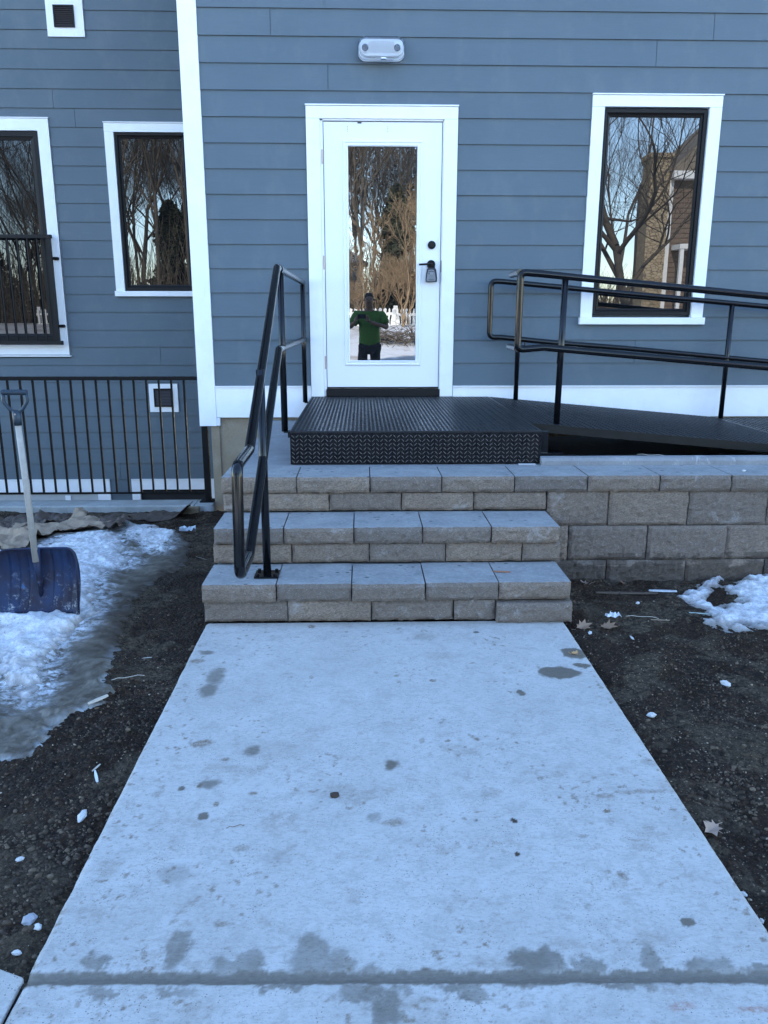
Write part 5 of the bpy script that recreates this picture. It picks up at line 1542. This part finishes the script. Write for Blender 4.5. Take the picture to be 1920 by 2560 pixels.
M['card'] = simple('weathered cardboard', (0.30, 0.22, 0.15), 0.85, 0, 0.35, 9, 0.4, 90)
M['cardd'] = simple('soaked cardboard', (0.075, 0.052, 0.038), 0.6, 0, 0.4, 12, 0.3, 60)
sheet('cardboard_sheet', CARD, M['card'], 0.035, 0.036, 5.5, 'crumpled tan cardboard sheet lying over the snow by the kerb', 'cardboard',
      lambda X, Y: 0.045 * np.exp(-((X + 1.93 + 0.5 * (Y + 0.5)) / 0.06) ** 2) * sstep(-0.95, -0.6, Y) + 0.045 * np.exp(-((Y + 1.25 + 0.5 * (X + 2.0)) / 0.05) ** 2))
C3 = [(-2.9, -0.72), (-2.55, -0.55), (-2.25, -0.45), (-2.05, -0.30), (-1.9, -0.42), (-2.1, -0.85), (-2.45, -1.02), (-2.9, -1.2)]
sheet('cardboard_sheet', C3, M['cardd'], 0.03, 0.05, 6.0, 'dark soggy cardboard edge showing between tan sheet and kerb', 'cardboard')
C2 = [(x - 0.01, y) for x, y in CARD2]
sheet('membrane_sheet', C2, M['cardd'], 0.045, 0.03, 6.0, 'dark brown folded flap at the end of the cardboard', 'cardboard',
      lambda X, Y: 0.05 * np.exp(-((X + 1.50) / 0.04) ** 2))
C4 = [(-1.80, -0.20), (-1.12, -0.20), (-1.10, -0.42), (-1.25, -0.50), (-1.75, -0.48)]
sheet('membrane_sheet', C4, M['cardd'], 0.006, 0.012, 5.0, 'wet dark brown membrane lying flat along the kerb foot', 'membrane', lambda X, Y: 0.10 * sstep(-1.22, -1.10, X), 0.012)

# snow shovel -------------------------------------------------------------
YS = -2.95
sh = empty('snow_shovel', (-1.283, YS, -0.80), 'blue plastic snow shovel standing upright in the snow', 'shovel')


def shovel_mat():
    t = NT('scuffed navy plastic')
    p = t.pos()
    c = t.mix(t.ramp(t.noise(p, 9, 4), [(0.35, 0), (0.65, 1)]), (0.020, 0.017, 0.030), (0.018, 0.036, 0.090))
    z = t.sep(p)[2]
    low = t.ramp(t.math('ADD', z, 1.0), [(0.20, 1), (0.42, 0)])
    sc_ = t.ramp(t.noise(t.pos((1, 1, 1.0)), 26, 7, 0.8, 0.3), [(0.55, 0), (0.64, 1)])
    gate = t.math('MULTIPLY', t.ramp(t.noise(p, 8, 3), [(0.44, 0), (0.60, 1)]), 1.0)
    c = t.mix(t.math('MULTIPLY', t.math('MULTIPLY', sc_, low), t.math('ADD', gate, 0.25), True), c, (0.33, 0.34, 0.35))
    blue = t.ramp(t.noise(p, 13, 5, 0.7), [(0.62, 0), (0.70, 1)])
    c = t.mix(t.math('MULTIPLY', blue, 0.8), c, (0.03, 0.12, 0.30))
    t.color(c).rough(0.5).set(Specular_IOR_Level=0.25)
    t.bump(t.noise(p, 80, 4), 0.25, 0.002)
    return t.mat


M['shovel'] = shovel_mat()
# blade: curved ribbed scoop, leaning back a touch
bx0, bx1, bz0, bz1 = -1.478, -1.086, -0.815, -0.503
nx, nz = 60, 26
xs = np.linspace(bx0, bx1, nx + 1); zs = np.linspace(0, 1, nz + 1)
v, f = [], []
for j, tz in enumerate(zs):
    for i, x in enumerate(xs):
        u = (x - bx0) / (bx1 - bx0)
        cut = 0.07 ** 1
        dx = min(x - bx0, bx1 - x)
        zt = bz1 - 0.004 * abs(u - .5) - (0.055 - math.sqrt(max(0, 0.055 ** 2 - max(0, 0.055 - dx) ** 2))) - 0.010 * (0.5 - u)
        z = bz0 + (zt - bz0) * tz
        y = YS + 0.055 * math.sin(tz * math.pi * 0.8) + 0.02 * tz - 0.030 * (abs(u - .5) * 2) ** 6
        rib = 0
        for rx in (-1.43, -1.385, -1.34, -1.225, -1.18, -1.135): rib += 0.012 * math.exp(-((x - rx) / 0.0045) ** 2)
        y += rib * (1 if 0.04 < tz < 0.93 else 0)
        v.append((x, y, z))
for j in range(nz):
    for i in range(nx): f.append((j * (nx + 1) + i, j * (nx + 1) + i + 1, (j + 1) * (nx + 1) + i + 1, (j + 1) * (nx + 1) + i))
o = at0(MB().add(v, f), 'blade', M['shovel'], sh, smooth=True)
md = o.modifiers.new('thick', 'SOLIDIFY'); md.thickness = 0.004
rim = [(bx0, YS - 0.02, bz0)] + [(xs[i], v[nz * (nx + 1) + i][1] - 0.006, v[nz * (nx + 1) + i][2] + 0.001) for i in range(0, nx + 1, 2)] + [(bx1, YS - 0.02, bz0)]
at0(MB().tube(rim, 0.0055, 8), 'blade_rim', M['shovel'], sh, smooth=True)
at0(MB().tube([(-1.281, YS + 0.030, -0.500), (-1.281, YS + 0.035, -0.62), (-1.281, YS + 0.045, -0.752)], 0.021, 16, r2=0.010), 'socket', M['shovel'], sh, smooth=True)
M['shaft'] = simple('weathered wood shaft', (0.36, 0.33, 0.29), 0.6, 0, 0.25, 40, 0.3)
at0(MB().tube([(-1.281, YS + 0.02, -0.56), (-1.283, YS + 0.012, -0.2), (-1.285, YS + 0.0, 0.125)], 0.0150, 18, r2=0.0138), 'shaft', M['shaft'], sh, smooth=True)
M['grip'] = simple('dark teal plastic', (0.016, 0.030, 0.045), 0.45, 0, 0.3, 20, 0.3)
mb = MB().tube([(-1.285, YS, 0.098), (-1.285, YS, 0.125), (-1.285, YS, 0.165)], 0.0175, 16, r2=0.020)
for s_ in (-1, 1):
    mb.tube(fillet([(-1.285, YS, 0.150), (-1.285 + s_ * 0.030, YS, 0.172), (-1.285 + s_ * 0.053, YS, 0.205), (-1.285 + s_ * 0.052, YS, 0.246)], 0.03), 0.0080, 10)
at0(mb, 'grip_yoke', M['grip'], sh, smooth=True)
mb = MB().tube([(-1.341, YS, 0.247), (-1.229, YS, 0.247)], 0.0115, 14)
for k in range(9): mb.tube([(-1.333 + k * 0.012, YS, 0.247), (-1.329 + k * 0.012, YS, 0.247)], 0.0132, 10)
at0(mb, 'grip_bar', M['grip'], sh, smooth=False)
mb = MB().tube([(-1.285, YS - 0.021, 0.150), (-1.285, YS - 0.017, 0.150)], 0.004, 8)
at0(mb, 'rivet', M['hinge'], sh)

# ------------------------------------------------------------------ what the glass reflects: snowy yard, fence, trees, neighbours
def bank_z(X, Y):
    z = -0.86 + 1.05 * sstep(-13.5, -24, Y) + 0.10 * fbm(X * 0.25, Y * 0.25, 4) * sstep(-11, -14, Y)
    return z


bxs = np.concatenate([-np.geomspace(150, 30, 14), np.arange(-29, 30, 0.5), np.geomspace(30, 150, 14)])
bys = np.concatenate([-np.geomspace(160, 31, 16), np.arange(-30, -10.9, 0.4)])
BX, BY = np.meshgrid(bxs, bys)
t_ = NT('sunlit snow')
t_.color(t_.mix(t_.ramp(t_.noise(t_.pos(), 0.9, 6, 0.7), [(0.45, 0), (0.62, 1)]), (0.72, 0.72, 0.72), (0.42, 0.36, 0.30))).rough(0.8)
t_.bump(t_.noise(t_.pos(), 4, 5), 0.5, 0.1)
M['bank'] = t_.mat
o = link('snow_bank', grid_mesh('snow_bank', bxs, bys, bank_z(BX, BY) + 0.03), M['bank']); tag(o, 'snow-covered yard rising to the white fence', 'snow', kind='stuff')

M['wfence'] = simple('white fence paint', (0.78, 0.77, 0.74), 0.6)
fe = empty('picket_fence', (0, -25, 0.2), 'white picket fence across the snowy yard, mirrored in the door glass', 'fence')
_p = MB().prism([(-0.04, -0.3), (0.04, -0.3), (0.04, 0.62), (0.0, 0.68), (-0.04, 0.62)], -0.01, 0.012).mesh('picket'); _p.materials.append(M['wfence'])
for k in range(190):
    x = -14 + k * 0.165
    o = bpy.data.objects.new('picket', _p); COL.objects.link(o); o.parent = fe
    o.location = (x, 0, 0.02 * math.sin(x * 1.3)); o.rotation_euler = (0, random.uniform(-.03, .03), 0)
for z in (-0.02, 0.42):
    at0(MB().box(-14.1, 17.4, -25.05, -25.015, 0.2 + z, 0.2 + z + 0.09), 'rail', M['wfence'], fe)
for k in range(13):
    x = -14 + k * 2.6
    at0(MB().box(x - 0.06, x + 0.06, -25.17, -25.055, -0.3, 0.98), 'post', M['wfence'], fe)


def bark(name, a, b):
    t = NT(name)
    c = t.mix(t.ramp(t.noise(t.pos((1, 1, 0.3)), 6, 5), [(0.35, 0), (0.65, 1)]), a, b)
    t.color(c).rough(0.9)
    t.bump(t.noise(t.pos((1, 1, 0.2)), 18, 4), 0.6, 0.03)
    return t.mat


M['bark'] = bark('grey brown bark', (0.075, 0.06, 0.045), (0.14, 0.115, 0.09))
M['twig'] = simple('twig bark brown', (0.105, 0.082, 0.058), 0.9)
M['straw'] = simple('yellowish twigs', (0.30, 0.20, 0.11), 0.9)


def make_tree(seed, height, spread, depth, lean=(0, 0), r0=0.22, fork=0.3, tl=0.42):
    q = random.Random(seed)
    trunk, br_ = MB(), MB()

    def grow(p, d, L, r, lev):
        pts = [p]
        n = 4 if lev < 3 else 3
        cd_ = d
        for i in range(n):
            cd_ = (cd_ + Vector((q.uniform(-1, 1), q.uniform(-1, 1), q.uniform(-.4, .7))) * (0.13 + 0.05 * lev)).normalized()
            pts.append(pts[-1] + cd_ * (L / n))
        (trunk if lev == 0 else br_).tube(pts, r, (8, 6, 5, 4, 3, 3, 3)[lev], False, r2=r * 0.62)
        if lev >= depth: return
        k = (5, 4, 4, 4, 4, 3)[lev]
        for c in range(k):
            t = 1.0 if c == 0 else q.uniform(fork if lev == 0 else 0.25, 1.0)
            i = min(n - 1, int(t * n)); b = pts[i].lerp(pts[i + 1], t * n - i) if t < 1 else pts[-1]
            ax = Vector((q.uniform(-1, 1), q.uniform(-1, 1), q.uniform(-.2, .5))).normalized()
            nd = (cd_ * (1.0 if c == 0 else 0.65) + ax * spread * (0.5 if c == 0 else 1.0)).normalized()
            nd.z += 0.12; nd.normalize()
            grow(b, nd, L * q.uniform(0.55, 0.8), max(0.004, r * (0.62 if c == 0 else 0.45)), lev + 1)
    grow(Vector((0, 0, -0.3)), Vector((lean[0], lean[1], 1)).normalized(), height * tl, r0, 0)
    return trunk, br_


def tree(x, y, seed, h, spread, depth, label, group=None, **k):
    a, b = make_tree(seed, h, spread, depth, **k)
    e = empty('bare_tree', (x, y, float(bank_z(np.array([x]), np.array([y]))[0])), label, 'tree', group)
    a.build('trunk', M['bark'], e, smooth=True)
    b.build('branches', M['twig'], e, smooth=True)
    return e


big = tree(7.7, -14.5, 5, 13, 0.75, 5, 'large spreading bare tree leaning left in front of the stone chimney house', r0=0.15, lean=(-0.42, 0), fork=0.6, tl=0.28)
protos = [tree(-3.5, -29, 12, 13, 0.5, 6, 'tall bare tree behind the middle of the white fence', 'bare woods behind the fence', r0=0.13),
          tree(-8.5, -30.5, 23, 14, 0.42, 6, 'tall bare tree behind the fence towards the wing windows', 'bare woods behind the fence', r0=0.11),
          tree(1.75, -22.5, 34, 4.6, 0.38, 5, 'slender yellowish sapling in front of the fence', r0=0.05, fork=0.1)]
for ch in protos[2].children: ch.data.materials[0] = M['straw']
spots = [(-12, -28), (-16, -31), (-20, -29), (-5.8, -34), (-1.2, -32), (0.9, -35), (-10.2, -36), (-14, -37), (-18.5, -38), (-24, -34), (3.8, -38), (-7.3, -40), (-2.6, -44), (-12, -45), (-22, -44), (1.8, -46), (-29, -38), (5, -29.5),
         (0.15, -27.4), (2.9, -30), (1.6, -33), (0.3, -40), (2.6, -42), (-9.6, -29.5), (-11.5, -33), (-13.2, -40), (-9, -43), (-15.5, -44), (-17.5, -34), (-23, -38), (16.5, -45)]
for i, (x, y) in enumerate(spots):
    o = copy_tree(protos[i % 2])
    o.location = (x, y, float(bank_z(np.array([x]), np.array([y]))[0]))
    s = random.uniform(0.8, 1.2)
    o.scale = (s, s, s * random.uniform(0.9, 1.15)); o.rotation_euler = (0, 0, random.uniform(0, 6.28))
    o['label'] = 'tall leafless tree in the bare woods behind the white fence'
for p_ in protos[:2]: p_['label'] = 'tall leafless tree in the bare woods behind the white fence'

for i, (x, y, s) in enumerate(((0.2, -24, 0.7), (2.9, -24.2, 0.8), (1.0, -26.0, 1.0), (-0.6, -26.2, 0.9), (2.2, -26.4, 1.1), (3.6, -26.0, 1.0))):
    o = copy_tree(protos[2]); o.location = (x, y, 0.1); o.scale = (s, s, s); o.rotation_euler = (0, 0, i * 1.3)
    o['label'] = 'golden-twigged shrub of thin stems beside the white fence'; o['group'] = 'golden shrubs by the fence'
# underwood: many thin stems and brush, nobody could count it
mb = MB()
q = random.Random(8)
for k in range(5200):
    x, y = q.uniform(-30, 17), q.uniform(-42, -27)
    h = q.uniform(0.8, 5.0) if x < 6 else q.uniform(0.5, 2.6)
    z = 0.1
    a = Vector((x, y, z)); b = a + Vector((q.uniform(-.5, .5), q.uniform(-.3, .3), h * .6)); c = b + Vector((q.uniform(-.8, .8), q.uniform(-.3, .3), h * .5))
    mb.tube([a, b, c], q.uniform(0.012, 0.03), 3, False, r2=0.006)
    for s in range(3):
        t = q.random(); p = a.lerp(b, t)
        mb.tube([p, p + Vector((q.uniform(-1, 1), q.uniform(-.4, .4), q.uniform(.2, 1.2))) * 0.8], 0.010, 3, False, r2=0.004)
o = mb.build('brushwood', M['twig']); tag(o, 'tangled brown brushwood filling the woods behind the fence', 'brush', kind='stuff')

# dark evergreen
M['needle'] = simple('evergreen needles', (0.050, 0.052, 0.026), 0.8, 0, 0.5, 3)


def pine(x, y, h, rad, seed, label):
    q = random.Random(seed)
    e = empty('pine_tree', (x, y, 0.1), label, 'tree', None)
    MB().tube([(0, 0, -0.3), (0, 0, h * 0.5), (0.1, 0, h * 0.96)], 0.2, 8, True, r2=0.03).build('trunk', M['bark'], e, smooth=True)
    n = 9000
    r = np.random.RandomState(seed)
    t = r.uniform(0.10, 1, n); a = r.uniform(0, 6.28, n)
    lobes = 0.72 + 0.28 * np.sin(a * 5 + t * 37) * np.sin(t * 50)
    rr = rad * (1 - t) ** 0.5 * (0.6 + 0.4 * np.sin(t * 9 + a * 2)) * lobes * r.uniform(0.35, 1, n) ** 0.5
    c = np.stack([rr * np.cos(a), rr * np.sin(a), h * t - 0.25 * rr], -1)
    s = r.uniform(0.10, 0.26, n)[:, None]
    d1 = r.normal(size=(n, 3)); d1 /= np.linalg.norm(d1, axis=1)[:, None]
    d2 = r.normal(size=(n, 3)); d2 /= np.linalg.norm(d2, axis=1)[:, None]
    V = np.stack([c - d1 * s, c + d2 * s * 0.5, c + d1 * s, c - d2 * s * 0.5], 1).reshape(-1, 3)
    F = np.arange(n * 4).reshape(-1, 4)
    me = bpy.data.meshes.new('crown'); me.from_pydata(V.tolist(), [], F.tolist()); me.update()
    link('crown', me, M['needle'], e)
    return e


pine(1.75, -27.5, 5.6, 1.7, 3, 'dark evergreen behind the fence, mirrored at the right of the door glass')
pine(-9.9, -33.5, 6.4, 2.6, 4, 'dark evergreen among bare trees, mirrored in the narrow wing window')
pine(-20.5, -34, 8.0, 3.2, 5, 'dark evergreen at the far left of the woods')

# neighbour's stone chimney house (right window reflection)
def stonework(a, b):
    t = NT('tan fieldstone')
    v = t.pos((1, 1, 1.8))
    c = t.mix(t.voro(v, 6.5, 'F1', 'Color'), a, b)
    e = t.ramp(t.voro(v, 6.5, 'DISTANCE_TO_EDGE'), [(0.0, 0), (0.06, 1)])
    t.color(t.mix(e, (0.15, 0.12, 0.09), c)).rough(0.9)
    t.bump(e, 0.8, 0.04)
    return t.mat


M['fstone'] = stonework((0.30, 0.22, 0.13), (0.46, 0.36, 0.23))
M['brown'] = simple('brown clapboard', (0.17, 0.12, 0.085), 0.8)
M['tan'] = simple('weathered tan shingles', (0.22, 0.18, 0.135), 0.85, 0, 0.25, 8)
nh = empty('neighbour_house', (12, -21, -0.2), "neighbour's brown house with a tall tan stone chimney, mirrored in the right window", 'house')
at0(MB().box(9.75, 10.42, -21.6, -20.8, -0.8, 5.6).box(9.68, 10.49, -21.67, -20.73, 5.605, 5.75), 'chimney', M['fstone'], nh)
at0(MB().box(10.45, 17.5, -24, -21.0, -0.8, 5.2), 'wall', M['brown'], nh)
at0(MB().prism([(10.35, 5.2), (17.8, 5.2), (13.9, 8.6)], -23.8, -20.7), 'roof', M['tan'], nh)
at0(MB().box(10.7, 12.4, -20.97, -20.2, 2.75, 2.9), 'porch_roof', M['wfence'], nh)
for x in (10.8, 12.3): at0(MB().box(x - 0.06, x + 0.06, -20.35, -20.23, -0.5, 2.749), 'porch_post', M['wfence'], nh)
for (x, z) in ((11.55, 3.3), (13.4, 3.3), (15.4, 3.3), (11.5, 0.9), (14.2, 1.0)):
    w = ring(x - 0.4, x + 0.4, z, z + 1.4, 0.12, -21.06, -20.99)
    wo = at0(w, 'window', M['wfence'], nh)
    p_ = MB().box(x - 0.4, x + 0.4, -21.02, -21.005, z, z + 1.4).build('pane', M['gdark'], wo)
at0(MB().box(10.46, 17.5, -20.99, -20.6, 4.95, 5.19).box(10.46, 10.6, -20.99, -20.92, -0.6, 4.94), 'trim', M['wfence'], nh)
for k in range(36):
    at0(MB().box(10.61, 17.4, -20.998, -20.975, -0.8 + k * 0.158, -0.785 + k * 0.158), 'clapboard', M['brown'], nh)
# small grey house beyond the fence
fh = empty('far_house', (-2.6, -38, 0.1), 'small grey house with white trimmed windows deep in the woods', 'house')
at0(MB().box(-5, 0.2, -42, -38, -0.3, 3.4), 'wall', simple('grey clapboard', (0.28, 0.27, 0.25), 0.8), fh)
at0(MB().prism([(-5.4, 3.4), (0.6, 3.4), (-2.4, 5.4)], -42.3, -37.7), 'roof', simple('snowy roof', (0.5, 0.5, 0.5), 0.8), fh)
for x in (-3.9, -2.4, -0.9):
    wo = at0(ring(x - 0.35, x + 0.35, 1.2, 2.5, 0.10, -37.99, -37.9), 'window', M['wfence'], fh)
    MB().box(x - 0.35, x + 0.35, -37.96, -37.93, 1.2, 2.5).build('pane', M['gdark'], wo)
# cut brush heap on the snow
mb = MB(); q = random.Random(5)
for k in range(260):
    c = Vector((2.0 + q.uniform(-1.4, 1.4), -19.0 + q.uniform(-.5, .5), -0.25 + q.uniform(0, .35)))
    d = Vector((q.uniform(-1, 1), q.uniform(-.5, .5), q.uniform(-.2, .6))).normalized()
    mb.tube([c - d * 0.5, c + Vector((0, 0, .05)), c + d * q.uniform(.3, .8)], 0.012, 3, False, r2=0.004)
o = mb.build('brush_heap', M['twig']); tag(o, 'heap of cut brown branches on the snow before the fence', 'brush', kind='stuff')


# ------------------------------------------------------------------ the photographer, seen in the door glass
def skin(name, verts, edges, radii, mat, parent, root=0, sub=2):
    me = bpy.data.meshes.new(name)
    me.from_pydata(verts, edges, [])
    me.update()
    o = link(name, me, mat, parent)
    md = o.modifiers.new('skin', 'SKIN'); md.use_smooth_shade = True
    for i, r in enumerate(radii):
        sv = me.skin_vertices[0].data[i]
        sv.radius = r if isinstance(r, tuple) else (r, r)
        sv.use_root = i == root
    o.modifiers.new('sub', 'SUBSURF').levels = sub
    o.modifiers['sub'].render_levels = sub
    return o


M['skin'] = simple('skin', (0.22, 0.13, 0.09), 0.55)
M['tee'] = simple('green cotton', (0.075, 0.19, 0.03), 0.85, 0, 0.15, 30, 0.3)
M['jean'] = simple('dark trousers', (0.02, 0.02, 0.026), 0.85)
M['shoe'] = simple('dark shoes', (0.03, 0.028, 0.027), 0.6)
pe = empty('person', (0.02, -7.02, ZW), 'person in a green t-shirt holding up a phone, mirrored in the door glass', 'person')
# body faces +Y; local z from the ground; camera is 1.42 above it
B = [(0, 0, .98), (0, -.01, 1.12), (0, -.01, 1.30), (0, -.01, 1.44), (0, .0, 1.53), (0, .015, 1.60), (0, .02, 1.68), (0, .01, 1.76),   # 0-7 spine, neck, head
     (.19, -.01, 1.44), (.31, .10, 1.24), (.20, .28, 1.33),            # 8-10 right shoulder, elbow, wrist
     (-.19, -.01, 1.44), (-.32, .10, 1.24), (.16, .30, 1.31),       # 11-13 left
     (.10, 0, .93), (.115, .02, .50), (.12, -.01, .09), (-.10, 0, .93), (-.115, .02, .50), (-.12, -.01, .09)]
Ed = [(0, 1), (1, 2), (2, 3), (3, 4), (4, 5), (5, 6), (6, 7), (3, 8), (8, 9), (9, 10), (3, 11), (11, 12), (12, 13), (0, 14), (14, 15), (15, 16), (0, 17), (17, 18), (18, 19)]
B[13] = (-.24, .28, 1.33); B[10] = (.00, .27, 1.34)
rad = [(.145, .10), (.13, .095), (.15, .10), (.13, .085), (.055, .055), (.068, .078), (.077, .092), (.060, .075), .058, .042, .028, .058, .042, .028, .085, .058, .040, .085, .058, .040]
skin('body', B, Ed, rad, M['skin'], pe)
# t-shirt over trunk and upper arms
S = [(0, 0, .93), (0, -.01, 1.10), (0, -.01, 1.28), (0, -.01, 1.43), (.20, -.01, 1.43), (.285, .07, 1.28), (-.20, -.01, 1.43), (-.29, .07, 1.28), (0, 0, 1.485)]
skin('t_shirt', S, [(0, 1), (1, 2), (2, 3), (3, 4), (4, 5), (3, 6), (6, 7), (3, 8)], [(.20, .14), (.19, .14), (.205, .14), (.175, .115), .095, .092, .095, .092, .080], M['tee'], pe, 1)
skin('trousers', [(0, 0, .96), (.10, 0, .90), (.118, .02, .50), (.122, -.01, .12), (-.10, 0, .90), (-.118, .02, .50), (-.122, -.01, .12)], [(0, 1), (1, 2), (2, 3), (0, 4), (4, 5), (5, 6)], [(.155, .115), .102, .078, .070, .102, .078, .070], M['jean'], pe)
for s_ in (-1, 1):
    skin('shoe', [(s_ * .12, -.05, .045), (s_ * .122, .05, .045), (s_ * .128, .16, .035)], [(0, 1), (1, 2)], [(.045, .045), (.048, .045), (.042, .032)], M['shoe'], pe)
# hair, face
skin('hair', [(0, -.035, 1.66), (0, -.03, 1.74), (0, .01, 1.80)], [(0, 1), (1, 2)], [(.080, .075), (.085, .085), (.070, .075)], simple('brown hair', (0.035, 0.022, 0.015), 0.8), pe)
mb = MB()
mb.tube([(0, .105, 1.705), (0, .125, 1.672)], 0.010, 8, True, r2=0.014)
for s_ in (-1, 1):
    mb.tube([(s_ * .078, .01, 1.70), (s_ * .090, .0, 1.67)], 0.018, 8, True, r2=0.010)
mb.build('nose_and_ears', M['skin'], pe, smooth=True)
mb = MB()
for s_ in (-1, 1): mb.tube([(s_ * .032, .088, 1.700), (s_ * .032, .100, 1.700)], 0.011, 10)
mb.tube([(-.022, .094, 1.635), (0, .100, 1.633), (.022, .094, 1.635)], 0.005, 6)
mb.build('eyes_and_mouth', M['rubber'], pe)
# hands round the phone: palm + five fingers each
for hx, wx, sg in ((-.045, .00, -1), (-.195, -.24, 1)):
    vts = [(wx, .28, 1.34), ((wx + hx) / 2, .315, 1.37)]
    eds = [(0, 1)]; rds = [.028, (.034, .020)]
    for k in range(4):
        b = len(vts); zz = 1.355 + k * 0.020
        vts += [(hx - sg * .03, .345, zz), (hx + sg * .01, .368, zz + .004), (hx + sg * (.042 - abs(k - 1.5) * .006), .362, zz + .006)]
        eds += [(1, b), (b, b + 1), (b + 1, b + 2)]; rds += [.0095, .0085, .0075]
    b = len(vts)
    vts += [(hx - sg * .01, .320, 1.43), (hx + sg * .03, .325, 1.44)]
    eds += [(1, b), (b, b + 1)]; rds += [.011, .009]
    skin('hand', vts, eds, rds, M['skin'], pe, 1)
ph = empty('phone', (0.2877, -6.62, 0.575), "black phone held in the photographer's hands", 'phone')
MB().box(-0.078, 0.078, -0.004, 0.004, -0.036, 0.036).build('case', M['rubber'], ph, bevel=0.003)
MB().box(-0.070, -0.035, 0.0045, 0.007, -0.030, 0.030).build('camera_bar', M['dark'], ph)
pe.location.x = 0.41
